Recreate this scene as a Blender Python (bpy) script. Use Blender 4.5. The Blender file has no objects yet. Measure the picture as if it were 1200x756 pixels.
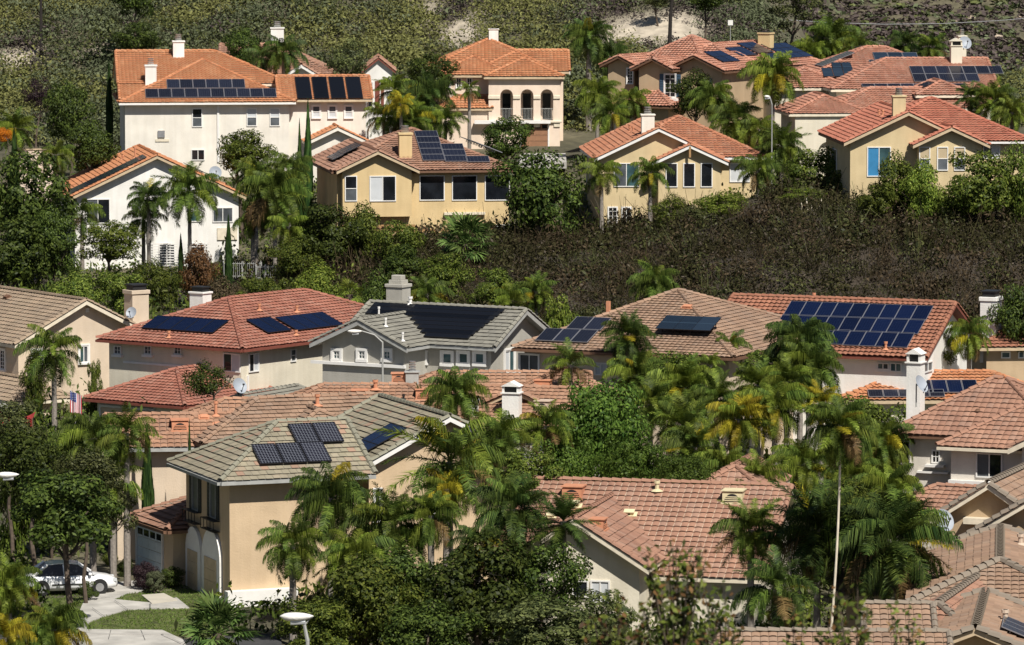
import bpy, math, random
import numpy as np
from mathutils import Vector, Matrix

# ------------------------------------------------------------------ camera, world, sun, exposure
SC = bpy.context.scene
COL = SC.collection
F_PX, CAM_Z, HORIZON = 5500.0, 30.0, -115.0          # focal length in pixels of a 1200 px wide frame
PITCH = math.atan((378 - HORIZON) / F_PX)
cam_data = bpy.data.cameras.new('camera')
cam_data.sensor_width = 36.0
cam_data.lens = 36.0 * F_PX / 1200.0
cam_data.clip_start = 1.0
cam_data.clip_end = 6000.0
cam_data.dof.use_dof = True
cam_data.dof.focus_distance = 245.0
cam_data.dof.aperture_fstop = 5.0
cam = bpy.data.objects.new('camera', cam_data)
cam.location = (0, 0, CAM_Z)
cam.rotation_euler = (math.pi / 2 - PITCH, 0, 0)
COL.objects.link(cam)
SC.camera = cam

SUN_EL, SUN_PHI = math.radians(50), math.radians(25)  # the sun stands behind the camera, to the right
world = bpy.data.worlds.new('World')
SC.world = world
world.use_nodes = True
wt = world.node_tree
sky = wt.nodes.new('ShaderNodeTexSky')
sky.sky_type = 'NISHITA'
sky.sun_disc = False
sky.air_density = 0.75
sky.dust_density = 0.4
sky.sun_elevation = SUN_EL
sky.sun_rotation = math.pi - SUN_PHI
wt.links.new(sky.outputs[0], wt.nodes['Background'].inputs[0])
wt.nodes['Background'].inputs[1].default_value = 0.05
sun_data = bpy.data.lights.new('sun', 'SUN')
sun_data.energy = 5.0
sun_data.angle = math.radians(0.5)
sun_data.color = (1.0, 0.955, 0.88)
sun = bpy.data.objects.new('sun', sun_data)
S = Vector((math.sin(SUN_PHI) * math.cos(SUN_EL), -math.cos(SUN_PHI) * math.cos(SUN_EL), math.sin(SUN_EL)))
sun.rotation_euler = S.to_track_quat('Z', 'Y').to_euler()
sun.location = (60, -80, 120)
COL.objects.link(sun)
SC.view_settings.view_transform = 'Standard'
SC.view_settings.look = 'None'
SC.view_settings.gamma = 1.0
SC.view_settings.exposure = 0.22
SC.view_settings.use_curve_mapping = False
SC.cycles.max_bounces = 6
SC.cycles.diffuse_bounces = 2
SC.cycles.transmission_bounces = 3
SC.cycles.transparent_max_bounces = 4
SC.render.use_persistent_data = False

# ------------------------------------------------------------------ survey helpers (reading positions off the photograph)
_c, _s = math.cos(PITCH), math.sin(PITCH)
def ray(px, py):
    u = (px - 600) / F_PX; v = (378 - py) / F_PX
    return Vector((u, _c + v * _s, -_s + v * _c))
def at(px, py, Y):
    d = ray(px, py); t = Y / d.y
    return Vector((d.x * t, Y, CAM_Z + d.z * t))
def onz(px, py, z):
    d = ray(px, py); t = (z - CAM_Z) / d.z
    return Vector((d.x * t, d.y * t, z))
def pxm(Y): return F_PX / Y                              # pixels per metre at a distance
def topix(x, y, z):
    z = z - CAM_Z; dz = y * _c - z * _s
    return 600 + F_PX * x / dz, 378 - F_PX * (y * _s + z * _c) / dz

def smooth(a, b, x):
    t = min(1, max(0, (x - a) / (b - a))); return t * t * (3 - 2 * t)
_TY = [-60, 0, 60, 120, 160, 195, 225, 255, 278, 300, 320, 338, 350, 365, 380, 400, 420, 450, 500, 600, 700, 800, 1000, 1500, 2600]
_TL = [30, 20, 8, 1, 0, 0, .4, 1., 1., 2.0, 2.8, 3.3, 6.0, 9.0, 9.4, 10.6, 14, 24, 40, 66, 80, 95, 130, 200, 300]
_TC = [30, 20, 8, 1, 0, 0, 0, .2, .8, 3.9, 6.0, 6.2, 7.2, 9.2, 10.4, 12., 15, 24, 38, 60, 76, 95, 130, 200, 300]
_TR = [30, 20, 8, 1, 0, 0, 0, .2, 1.4, 7.2, 9.5, 9.2, 9.2, 10., 11., 12.2, 13, 13, 9, 4, 9, 26, 66, 150, 260]
def ground(x, y):
    a = np.interp(y, _TY, _TL); b = np.interp(y, _TY, _TC); c = np.interp(y, _TY, _TR)
    if y < 405:
        return float(a + (b - a) * smooth(-24, 0, x) if x < 0 else b + (c - b) * smooth(4, 22, x))
    k = y / 420.0
    return float(a + (b - a) * smooth(-24, 0, x) if x < 0 else b + (c - b) * smooth(14 * k, 30 * k, x))

# ------------------------------------------------------------------ materials
def new_mat(name):
    m = bpy.data.materials.new(name); m.use_nodes = True
    nt = m.node_tree; p = nt.nodes['Principled BSDF']
    return m, nt, p
def node(nt, t, **kw):
    n = nt.nodes.new(t)
    for k, v in kw.items(): setattr(n, k, v)
    return n
def ramp(nt, stops):
    r = nt.nodes.new('ShaderNodeValToRGB')
    e = r.color_ramp.elements
    while len(e) < len(stops): e.new(0.5)
    for i, (pos, colr) in enumerate(stops):
        e[i].position = pos; e[i].color = (*colr, 1)
    return r
def mul(colr, k): return tuple(min(1, c * k) for c in colr)

def plain(name, colr, rough=0.7, var=0.12, scale=3.0, metal=0.0, bump=0.0, spec=0.4):
    m, nt, p = new_mat(name)
    tc = node(nt, 'ShaderNodeTexCoord')
    n = node(nt, 'ShaderNodeTexNoise'); n.inputs['Scale'].default_value = scale; n.inputs['Detail'].default_value = 5
    nt.links.new(tc.outputs['Object'], n.inputs['Vector'])
    r = ramp(nt, [(0.3, mul(colr, 1 - var)), (0.7, mul(colr, 1 + var))])
    nt.links.new(n.outputs['Fac'], r.inputs[0]); nt.links.new(r.outputs[0], p.inputs['Base Color'])
    p.inputs['Roughness'].default_value = rough; p.inputs['Metallic'].default_value = metal
    p.inputs['Specular IOR Level'].default_value = spec
    if bump:
        b = node(nt, 'ShaderNodeBump'); b.inputs['Strength'].default_value = bump; b.inputs['Distance'].default_value = 0.02
        n2 = node(nt, 'ShaderNodeTexNoise'); n2.inputs['Scale'].default_value = 30
        nt.links.new(tc.outputs['Object'], n2.inputs['Vector'])
        nt.links.new(n2.outputs['Fac'], b.inputs['Height']); nt.links.new(b.outputs[0], p.inputs['Normal'])
    return m

def stucco(name, colr):
    # trowelled render: fine grain, a broad blotchy tone, faint weather streaks running down
    m, nt, p = new_mat(name)
    tc = node(nt, 'ShaderNodeTexCoord')
    n1 = node(nt, 'ShaderNodeTexNoise'); n1.inputs['Scale'].default_value = 0.7; n1.inputs['Detail'].default_value = 6
    mp = node(nt, 'ShaderNodeMapping'); mp.inputs['Scale'].default_value = (2.2, 2.2, 0.16)
    n2 = node(nt, 'ShaderNodeTexNoise'); n2.inputs['Scale'].default_value = 1.6; n2.inputs['Detail'].default_value = 4
    nt.links.new(tc.outputs['Object'], n1.inputs['Vector']); nt.links.new(tc.outputs['Object'], mp.inputs['Vector'])
    nt.links.new(mp.outputs[0], n2.inputs['Vector'])
    r1 = ramp(nt, [(0.28, mul(colr, 0.86)), (0.72, mul(colr, 1.06))]); nt.links.new(n1.outputs['Fac'], r1.inputs[0])
    r2 = ramp(nt, [(0.42, (0.86, 0.84, 0.80)), (0.62, (1, 1, 1))]); nt.links.new(n2.outputs['Fac'], r2.inputs[0])
    mx = node(nt, 'ShaderNodeMix', data_type='RGBA', blend_type='MULTIPLY'); mx.inputs[0].default_value = 0.32
    nt.links.new(r1.outputs[0], mx.inputs[6]); nt.links.new(r2.outputs[0], mx.inputs[7])
    nt.links.new(mx.outputs[2], p.inputs['Base Color'])
    p.inputs['Roughness'].default_value = 0.92; p.inputs['Specular IOR Level'].default_value = 0.2
    n3 = node(nt, 'ShaderNodeTexNoise'); n3.inputs['Scale'].default_value = 14; nt.links.new(tc.outputs['Object'], n3.inputs['Vector'])
    b = node(nt, 'ShaderNodeBump'); b.inputs['Strength'].default_value = 0.35; b.inputs['Distance'].default_value = 0.03
    nt.links.new(n3.outputs['Fac'], b.inputs['Height']); nt.links.new(b.outputs[0], p.inputs['Normal'])
    return m

def tile_mat(name, cols, dirt=0.35, seed=0):
    # every tile draws its own clay tone from its cell in the UV map; slow noise adds weathering
    m, nt, p = new_mat(name)
    uv = node(nt, 'ShaderNodeUVMap', uv_map='tiles')
    fl = node(nt, 'ShaderNodeVectorMath', operation='FLOOR'); nt.links.new(uv.outputs[0], fl.inputs[0])
    wn = node(nt, 'ShaderNodeTexWhiteNoise', noise_dimensions='3D'); nt.links.new(fl.outputs[0], wn.inputs['Vector'])
    k = len(cols); mean = [sum(c[i] for c in cols) / k for i in range(3)]; cols = [tuple((c[i] * .62 + mean[i] * .38) * .86 + (.3 * c[0] + .55 * c[1] + .15 * c[2]) * .14 * (1.08, 1.0, .85)[i] for i in range(3)) for c in cols]
    r = ramp(nt, [((i + 0.5) / k, c) for i, c in enumerate(cols)]); nt.links.new(wn.outputs['Value'], r.inputs[0])
    tc = node(nt, 'ShaderNodeTexCoord')
    n1 = node(nt, 'ShaderNodeTexNoise'); n1.inputs['Scale'].default_value = 0.55; n1.inputs['Detail'].default_value = 7
    n1.inputs['Roughness'].default_value = 0.65
    nt.links.new(tc.outputs['Object'], n1.inputs['Vector'])
    r2 = ramp(nt, [(0.32, (1 - dirt, 1 - dirt, 1 - dirt * 0.9)), (0.62, (1.0, 1.0, 1.0))]); nt.links.new(n1.outputs['Fac'], r2.inputs[0])
    mx = node(nt, 'ShaderNodeMix', data_type='RGBA', blend_type='MULTIPLY'); mx.inputs[0].default_value = 1
    nt.links.new(r.outputs[0], mx.inputs[6]); nt.links.new(r2.outputs[0], mx.inputs[7])
    nt.links.new(mx.outputs[2], p.inputs['Base Color'])
    p.inputs['Roughness'].default_value = 0.85; p.inputs['Specular IOR Level'].default_value = 0.25
    return m

def leaf_mat(name, c1, c2, trans=0.3, gloss=0.12):
    m, nt, p = new_mat(name)
    g = node(nt, 'ShaderNodeNewGeometry'); oi = node(nt, 'ShaderNodeObjectInfo')
    r = ramp(nt, [(0.0, c1), (0.6, tuple((a + b) / 2 for a, b in zip(c1, c2))), (1.0, c2)])
    nt.links.new(g.outputs['Random Per Island'], r.inputs[0])
    hs = node(nt, 'ShaderNodeHueSaturation')
    mr = node(nt, 'ShaderNodeMapRange'); mr.inputs[3].default_value = 0.7; mr.inputs[4].default_value = 1.35
    nt.links.new(oi.outputs['Random'], mr.inputs[0]); nt.links.new(mr.outputs[0], hs.inputs['Value'])
    mr2 = node(nt, 'ShaderNodeMapRange'); mr2.inputs[3].default_value = 0.492; mr2.inputs[4].default_value = 0.515
    nt.links.new(oi.outputs['Random'], mr2.inputs[0]); nt.links.new(mr2.outputs[0], hs.inputs['Hue'])
    nt.links.new(r.outputs[0], hs.inputs['Color'])
    nt.links.new(hs.outputs[0], p.inputs['Base Color'])
    p.inputs['Roughness'].default_value = 0.5; p.inputs['Specular IOR Level'].default_value = gloss
    tr = node(nt, 'ShaderNodeBsdfTranslucent'); nt.links.new(hs.outputs[0], tr.inputs['Color'])
    mx = node(nt, 'ShaderNodeMixShader'); mx.inputs[0].default_value = trans
    nt.links.new(p.outputs[0], mx.inputs[1]); nt.links.new(tr.outputs[0], mx.inputs[2])
    nt.links.new(mx.outputs[0], nt.nodes['Material Output'].inputs['Surface'])
    return m

def glass_mat(name, colr, rough=0.06, spec=0.5):
    m, nt, p = new_mat(name)
    tc = node(nt, 'ShaderNodeTexCoord'); n = node(nt, 'ShaderNodeTexNoise'); n.inputs['Scale'].default_value = 0.9
    nt.links.new(tc.outputs['Object'], n.inputs['Vector'])
    r = ramp(nt, [(0.35, mul(colr, 0.6)), (0.65, mul(colr, 1.3))]); nt.links.new(n.outputs['Fac'], r.inputs[0])
    nt.links.new(r.outputs[0], p.inputs['Base Color'])
    p.inputs['Roughness'].default_value = rough; p.inputs['Specular IOR Level'].default_value = spec
    return m

def solar_mat(name, colr, line, nx, ny, lw=0.035):
    # cells ruled into the sheet by the panel's own UV map
    m, nt, p = new_mat(name)
    uv = node(nt, 'ShaderNodeUVMap', uv_map='tiles')
    sp = node(nt, 'ShaderNodeSeparateXYZ'); nt.links.new(uv.outputs[0], sp.inputs[0])
    outs = []
    for i, k in ((0, nx), (1, ny)):
        a = node(nt, 'ShaderNodeMath', operation='MULTIPLY'); a.inputs[1].default_value = k; nt.links.new(sp.outputs[i], a.inputs[0])
        b = node(nt, 'ShaderNodeMath', operation='FRACT'); nt.links.new(a.outputs[0], b.inputs[0])
        c = node(nt, 'ShaderNodeMath', operation='SUBTRACT'); c.inputs[1].default_value = 0.5; nt.links.new(b.outputs[0], c.inputs[0])
        d = node(nt, 'ShaderNodeMath', operation='ABSOLUTE'); nt.links.new(c.outputs[0], d.inputs[0])
        e = node(nt, 'ShaderNodeMath', operation='GREATER_THAN'); e.inputs[1].default_value = 0.5 - lw; nt.links.new(d.outputs[0], e.inputs[0])
        outs.append(e)
    mxm = node(nt, 'ShaderNodeMath', operation='MAXIMUM'); nt.links.new(outs[0].outputs[0], mxm.inputs[0]); nt.links.new(outs[1].outputs[0], mxm.inputs[1])
    mx = node(nt, 'ShaderNodeMix', data_type='RGBA'); nt.links.new(mxm.outputs[0], mx.inputs[0])
    oi = node(nt, 'ShaderNodeObjectInfo'); hs = node(nt, 'ShaderNodeHueSaturation')
    mr = node(nt, 'ShaderNodeMapRange'); mr.inputs[3].default_value = 0.7; mr.inputs[4].default_value = 1.4
    nt.links.new(oi.outputs['Random'], mr.inputs[0]); nt.links.new(mr.outputs[0], hs.inputs['Value'])
    hs.inputs['Color'].default_value = (*colr, 1); nt.links.new(hs.outputs[0], mx.inputs[6])
    mx.inputs[7].default_value = (*line, 1)
    nt.links.new(mx.outputs[2], p.inputs['Base Color'])
    p.inputs['Roughness'].default_value = 0.15; p.inputs['Specular IOR Level'].default_value = 0.2
    return m

M = {}
M['t_orange'] = tile_mat('tile_orange', [(.50, .17, .06), (.57, .21, .08), (.62, .25, .10), (.54, .19, .07), (.64, .30, .14)], 0.25)
M['t_salmon'] = tile_mat('tile_salmon', [(.45, .17, .10), (.52, .22, .135), (.57, .26, .165), (.41, .15, .09), (.56, .29, .20)], 0.28)
M['t_terra'] = tile_mat('tile_terra', [(.46, .16, .075), (.53, .20, .095), (.58, .235, .12), (.42, .14, .065), (.56, .27, .155)], .28)
M['t_coral'] = tile_mat('tile_coral', [(.49, .145, .085), (.54, .18, .105), (.58, .22, .13), (.45, .13, .075)], 0.25)
M['t_red'] = tile_mat('tile_red', [(.34, .11, .068), (.40, .14, .09), (.44, .17, .11), (.36, .12, .073), (.43, .20, .14)], 0.3)
M['t_rust'] = tile_mat('tile_rust', [(.33, .125, .07), (.38, .15, .085), (.42, .17, .095), (.35, .135, .075)], 0.3)
M['t_pink'] = tile_mat('tile_pink', [(.38, .19, .12), (.42, .21, .13), (.34, .165, .105), (.45, .23, .145), (.40, .235, .165)], 0.33)
M['t_brown'] = tile_mat('tile_brown', [(.33, .20, .125), (.38, .235, .15), (.42, .25, .16), (.30, .185, .115), (.37, .25, .175)], 0.3)
M['t_tan'] = tile_mat('tile_tan', [(.35, .255, .165), (.40, .295, .195), (.31, .22, .145), (.37, .285, .20), (.42, .29, .19)], 0.28)
M['t_adobe'] = tile_mat('tile_adobe', [(.41, .205, .115), (.46, .24, .14), (.37, .19, .11), (.44, .26, .17), (.49, .25, .14)], 0.35)
M['t_grey'] = tile_mat('tile_grey', [(.22, .21, .175), (.26, .25, .205), (.29, .275, .225), (.24, .23, .19)], 0.2)
M['t_olive'] = tile_mat('tile_olive', [(.29, .265, .175), (.34, .305, .205), (.38, .33, .23), (.26, .245, .17), (.36, .30, .21), (.32, .29, .20), (.30, .27, .18), (.35, .31, .21), (.41, .21, .14)], 0.28)
for k, c in {'w_white': (.80, .75, .66), 'w_bright': (.84, .82, .77), 'w_peach': (.80, .65, .52), 'w_tan': (.52, .385, .245),
             'w_yellow': (.66, .50, .27), 'w_yellow2': (.64, .51, .30), 'w_beige': (.66, .54, .41), 'w_grey': (.43, .41, .36),
             'w_sand': (.61, .46, .30), 'w_cream': (.72, .66, .53), 'w_bone': (.70, .65, .57)}.items():
    M[k] = stucco(k, c)
M['trim_white'] = plain('trim_white', (.78, .76, .72), .6, .05)
M['trim_brown'] = plain('trim_brown', (.16, .085, .05), .7)
M['trim_tan'] = plain('trim_tan', (.52, .40, .26), .7)
M['trim_grey'] = plain('trim_grey', (.36, .36, .34), .6)
M['trim_cream'] = plain('trim_cream', (.70, .62, .48), .6)
M['trim_red'] = plain('trim_red', (.20, .06, .04), .7)
M['t_ridge'] = tile_mat('tile_ridge', [(.27, .22, .165), (.31, .25, .19), (.24, .20, .15)], .3)
M['t_ridge_olive'] = tile_mat('tile_ridge_olive', [(.27, .26, .19), (.31, .295, .215), (.24, .235, .17)], .25)
M['felt'] = plain('roof_felt', (.03, .027, .025), .95)
M['metal'] = plain('galvanised_metal', (.45, .45, .45), .4, .1, metal=.7)
M['black'] = plain('black_metal', (.02, .02, .02), .5)
M['dish'] = plain('dish_grey', (.33, .36, .40), .5, .05)
M['clay'] = plain('clay_pipe', (.56, .25, .14), .8)
M['cap_pink'] = plain('concrete_vent', (.56, .44, .34), .8)
M['cap_yel'] = plain('cream_vent', (.66, .58, .36), .8)
M['glass'] = glass_mat('window_glass', (.012, .014, .018))
M['glass_teal'] = glass_mat('window_glass_teal', (.05, .10, .11))
M['glass_grey'] = glass_mat('window_screen', (.10, .11, .12), .3, .3)
M['blind'] = plain('window_blind', (.55, .57, .58), .6, .08, 1.2)
M['blind_blue'] = plain('blue_window_film', (.05, .22, .42), .3, .1)
M['blind_tan'] = plain('tan_roller_blind', (.48, .38, .24), .7, .05)
M['sol_blue'] = solar_mat('solar_blue', (.003, .007, .027), (.03, .04, .08), 6, 10, .02)
M['sol_dark'] = solar_mat('solar_dark', (.010, .012, .022), (.055, .06, .075), 6, 10, .03)
M['sol_mono'] = solar_mat('solar_mono', (.008, .008, .014), (.16, .17, .20), 8, 12, .07)
M['sol_black'] = solar_mat('solar_black', (.006, .007, .010), (.012, .013, .016), 1, 14, .04)
M['sol_slate'] = solar_mat('solar_slate', (.016, .026, .042), (.03, .05, .075), 12, 2, .05)
M['frame_silver'] = plain('panel_frame_silver', (.27, .27, .29), .4, .05, metal=.4)
M['frame_black'] = plain('panel_frame_black', (.015, .015, .018), .4)
M['wood_door'] = plain('garage_door_brown', (.30, .155, .085), .6, .1, 2)
M['door_blue'] = plain('garage_door_pale', (.58, .64, .66), .5, .05)
M['shutter'] = plain('shutter_blue', (.045, .085, .13), .6)
M['shutter_dark'] = plain('shutter_dark', (.035, .04, .038), .6)
M['timber'] = plain('timber', (.36, .21, .09), .75, .15)
M['concrete'] = plain('concrete', (.44, .42, .38), .9, .26, .9, bump=.2)
M['asphalt'] = plain('asphalt', (.055, .055, .056), .95, .2, 1.5)
M['bark'] = plain('bark', (.10, .075, .055), .95, .3, 6)
M['bark_grey'] = plain('palm_bark', (.24, .21, .18), .95, .25, 9)
M['bark_dark'] = plain('dark_bark', (.025, .02, .017), .95, .3, 6)
M['rock'] = plain('rock', (.42, .34, .26), .95, .25, 1.2, bump=.4)
G = {}
for k, c1, c2, t in [
    ('dark', (.018, .034, .007), (.105, .138, .026), .25), ('mid', (.036, .064, .009), (.18, .212, .036), .32),
    ('bright', (.07, .12, .013), (.26, .295, .05), .38), ('feather', (.034, .070, .010), (.128, .185, .030), .32),
    ('citrus', (.04, .075, .010), (.22, .25, .045), .33), ('olive', (.032, .042, .014), (.14, .15, .050), .25),
    ('yellow', (.16, .15, .015), (.40, .33, .03), .35), ('rust', (.10, .05, .02), (.24, .13, .05), .25),
    ('purple', (.02, .012, .016), (.07, .04, .045), .2), ('orange', (.50, .12, .01), (.75, .25, .02), .3),
    ('palm', (.036, .068, .012), (.18, .235, .042), .33), ('palm_dark', (.020, .044, .012), (.118, .165, .034), .28),
    ('palm_lime', (.08, .12, .012), (.28, .325, .05), .38), ('palm_gold', (.20, .165, .012), (.52, .42, .04), .4),
    ('palm_dead', (.10, .06, .025), (.26, .17, .07), .2), ('fan', (.04, .08, .018), (.18, .25, .065), .33),
    ('cypress', (.014, .038, .010), (.06, .105, .025), .15), ('brush', (.026, .025, .011), (.080, .074, .032), .12),
    ('brush_brown', (.042, .031, .018), (.125, .094, .054), .12), ('twig', (.07, .058, .042), (.16, .134, .10), .1),
    ('sage', (.125, .125, .040), (.225, .222, .082), .22), ('sage_grey', (.085, .098, .052), (.155, .172, .095), .2),
    ('mauve', (.055, .042, .040), (.11, .086, .080), .15), ('grass', (.06, .10, .015), (.19, .26, .055), .3),
    ('drygrass', (.15, .13, .04), (.33, .28, .11), .3), ('bloom', (.55, .50, .42), (.75, .72, .66), .3), ('pinkbloom', (.40, .10, .12), (.60, .25, .22), .3)]:
    G[k] = leaf_mat('leaf_' + k, mul(c1, .75), c2, t * .8, .02 if k in ('brush', 'brush_brown', 'twig', 'sage', 'sage_grey', 'mauve') else .14)

# ------------------------------------------------------------------ mesh helpers
def mesh_from(name, V, Fc, mats=(), midx=None, uv=None, smooth_=False):
    me = bpy.data.meshes.new(name)
    V = np.asarray(V, dtype=np.float32).reshape(-1, 3)
    if isinstance(Fc, np.ndarray):
        nf, k = Fc.shape
        me.vertices.add(len(V)); me.vertices.foreach_set('co', V.ravel())
        me.loops.add(nf * k); me.polygons.add(nf)
        me.loops.foreach_set('vertex_index', Fc.astype(np.int32).ravel())
        me.polygons.foreach_set('loop_start', np.arange(0, nf * k, k, dtype=np.int32))
        me.update(calc_edges=True)
    else:
        me.from_pydata([tuple(v) for v in V], [], Fc); me.update()
    for m in mats: me.materials.append(m)
    if midx is not None: me.polygons.foreach_set('material_index', np.asarray(midx, dtype=np.int32))
    if uv is not None:
        l = me.uv_layers.new(name='tiles'); l.data.foreach_set('uv', np.asarray(uv, dtype=np.float32).ravel())
    if smooth_: me.polygons.foreach_set('use_smooth', np.ones(len(me.polygons), dtype=bool))
    me.validate(clean_customdata=False)
    return me
def link(name, me, parent=None, matrix=None):
    o = bpy.data.objects.new(name, me); COL.objects.link(o)
    if parent is not None: o.parent = parent
    if matrix is not None: o.matrix_local = matrix
    return o
def tag(o, label=None, cat=None, group=None, kind=None):
    if label: o['label'] = label
    if cat: o['category'] = cat
    if group: o['group'] = group
    if kind: o['kind'] = kind
    return o
def empty(name, loc, rz=0.0):
    o = bpy.data.objects.new(name, None); COL.objects.link(o)
    o.location = loc; o.rotation_euler = (0, 0, rz); o.empty_display_size = 0.5
    return o

class MB:
    """collects boxes, prisms, tubes; build() links them as one mesh object"""
    def __init__(s): s.v = []; s.f = []; s.m = []; s.cur = 0
    def face(s, pts):
        i = len(s.v); s.v += [tuple(p) for p in pts]; s.f.append(tuple(range(i, i + len(pts)))); s.m.append(s.cur)
    def box(s, x0, x1, y0, y1, z0, z1, bev=0.0):
        if bev and min(x1 - x0, y1 - y0, z1 - z0) > 2.5 * bev:
            b = bev
            i = len(s.v)
            for z, k in ((z0, b), (z0 + b, 0), (z1 - b, 0), (z1, b)):
                X0, X1, Y0, Y1 = x0 + k, x1 - k, y0 + k, y1 - k
                q = b if k == 0 else 0
                s.v += [(X0 + q, Y0, z), (X1 - q, Y0, z), (X1, Y0 + q, z), (X1, Y1 - q, z), (X1 - q, Y1, z), (X0 + q, Y1, z), (X0, Y1 - q, z), (X0, Y0 + q, z)]
            for r in range(3):
                for j in range(8):
                    a = i + r * 8 + j; c = i + r * 8 + (j + 1) % 8
                    s.f.append((a, c, c + 8, a + 8)); s.m.append(s.cur)
            s.f.append(tuple(i + j for j in reversed(range(8)))); s.m.append(s.cur)
            s.f.append(tuple(i + 24 + j for j in range(8))); s.m.append(s.cur)
            return
        i = len(s.v)
        s.v += [(x0, y0, z0), (x1, y0, z0), (x1, y1, z0), (x0, y1, z0), (x0, y0, z1), (x1, y0, z1), (x1, y1, z1), (x0, y1, z1)]
        for q in ((0, 3, 2, 1), (4, 5, 6, 7), (0, 1, 5, 4), (1, 2, 6, 5), (2, 3, 7, 6), (3, 0, 4, 7)):
            s.f.append(tuple(i + k for k in q)); s.m.append(s.cur)
    def prism(s, poly, vec):
        """closed solid between poly and poly + vec"""
        n = len(poly); i = len(s.v); vec = Vector(vec)
        s.v += [tuple(p) for p in poly] + [tuple(Vector(p) + vec) for p in poly]
        s.f.append(tuple(i + k for k in range(n))); s.m.append(s.cur)
        s.f.append(tuple(i + n + k for k in reversed(range(n)))); s.m.append(s.cur)
        for k in range(n):
            a, b = i + k, i + (k + 1) % n
            s.f.append((b, a, a + n, b + n)); s.m.append(s.cur)
    def tube(s, pts, rad, n=6, cap=True):
        pts = [Vector(p) for p in pts]
        if not hasattr(rad, '__len__'): rad = [rad] * len(pts)
        i0 = len(s.v)
        for j, p in enumerate(pts):
            d = (pts[min(j + 1, len(pts) - 1)] - pts[max(j - 1, 0)]).normalized()
            a = d.cross(Vector((0, 0, 1)) if abs(d.z) < 0.9 else Vector((1, 0, 0))).normalized(); b = d.cross(a)
            for k in range(n):
                t = 2 * math.pi * k / n
                s.v.append(tuple(p + (a * math.cos(t) + b * math.sin(t)) * rad[j]))
        for j in range(len(pts) - 1):
            for k in range(n):
                a = i0 + j * n + k; b = i0 + j * n + (k + 1) % n
                s.f.append((a, b, b + n, a + n)); s.m.append(s.cur)
        if cap:
            s.f.append(tuple(i0 + k for k in reversed(range(n)))); s.m.append(s.cur)
            e = i0 + (len(pts) - 1) * n
            s.f.append(tuple(e + k for k in range(n))); s.m.append(s.cur)
    def mesh(s, name, mats, smooth_=False):
        if not isinstance(mats, (list, tuple)): mats = [mats]
        me = mesh_from(name, s.v, s.f, mats, s.m, smooth_=smooth_)
        return me
    def build(s, name, mats, parent=None, matrix=None, smooth_=False):
        return link(name, s.mesh(name, mats, smooth_), parent, matrix)
# ------------------------------------------------------------------ house builder
TILES_TOTAL = [0]
def tile_plane(E0, E1, T1, T0, du, ex, kind, rng, out):
    """tiles laid in overlapping courses over one roof plane; E0-E1 is the eave, T0-T1 the top edge"""
    E0, E1, T1, T0 = (np.array(p, float) for p in (E0, E1, T1, T0))
    U = E1 - E0; L = np.linalg.norm(U); U /= L
    W = T0 - E0; W = W - U * W.dot(U); H = np.linalg.norm(W); W /= H
    N = np.cross(U, W)
    a0 = (T0 - E0).dot(U) / H; b1 = ((T1 - E0).dot(U) - L) / H
    nc = max(1, int(round(H / ex))); ex = H / nc
    if kind == 'barrel': ns, prof, th = 4, np.array([0, .8, 1, .5, 0]) * 0.06, 0.062
    elif kind == 'low': ns, prof, th = 3, np.array([0, .9, .8, 0]) * 0.030, 0.047
    else: ns, prof, th = 1, np.array([0, 0.]), 0.055
    Vs, Fs, UVs = out
    for k in range(nc):
        w0, w1 = k * ex - (0.05 if k else 0.03), (k + 1) * ex
        lo0, hi0 = max(w0, 0) * a0, L + max(w0, 0) * b1
        lo1, hi1 = w1 * a0, L + w1 * b1
        shift = (du * 0.5 * (k % 2)) if kind == 'flat' else 0
        j0 = math.floor((min(lo0, lo1) - shift) / du); j1 = math.ceil((max(hi0, hi1) - shift) / du)
        j = np.arange(j0, j1)
        if not len(j): continue
        ue = shift + (j[:, None] + np.linspace(0, 1, ns + 1)[None, :]) * du
        gap = np.zeros_like(ue)
        if kind != 'barrel': gap[:, 0] = 0.006; gap[:, -1] = -0.006
        ue = ue + gap
        u0 = np.clip(ue, lo0, hi0); u1 = np.clip(ue, lo1, hi1)
        keep = (u0[:, -1] - u0[:, 0] > 1e-4) | (u1[:, -1] - u1[:, 0] > 1e-4)
        if not keep.any(): continue
        u0, u1, jj = u0[keep], u1[keep], j[keep]
        lift = rng.uniform(-0.008, 0.014, (len(jj), 1))
        slide = rng.uniform(-0.012, 0.012, (len(jj), 1))
        h0 = 0.03 + th + prof[None, :] + lift; h1 = 0.03 + prof[None, :] * 0.75 + np.zeros_like(lift)
        P0 = E0 + u0[..., None] * U + (w0 + slide)[..., None] * W + h0[..., None] * N
        P1 = E0 + u1[..., None] * U + (w1 + 0 * slide)[..., None] * W + h1[..., None] * N
        n = len(jj); base = sum(len(v) for v in Vs)
        V = np.concatenate([P0, P1], axis=1).reshape(-1, 3)
        s = ns + 1
        i = base + np.arange(n)[:, None] * (2 * s) + np.arange(ns)[None, :]
        Fq = np.stack([i, i + 1, i + 1 + s, i + s], axis=-1).reshape(-1, 4)
        uv = np.stack([jj + 0.5 + rng.integers(0, 3) * 977, np.full(n, k + 0.5)], axis=-1)
        UVs.append(np.repeat(uv, ns * 4, axis=0))
        Vs.append(V); Fs.append(Fq)
        TILES_TOTAL[0] += n

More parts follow.
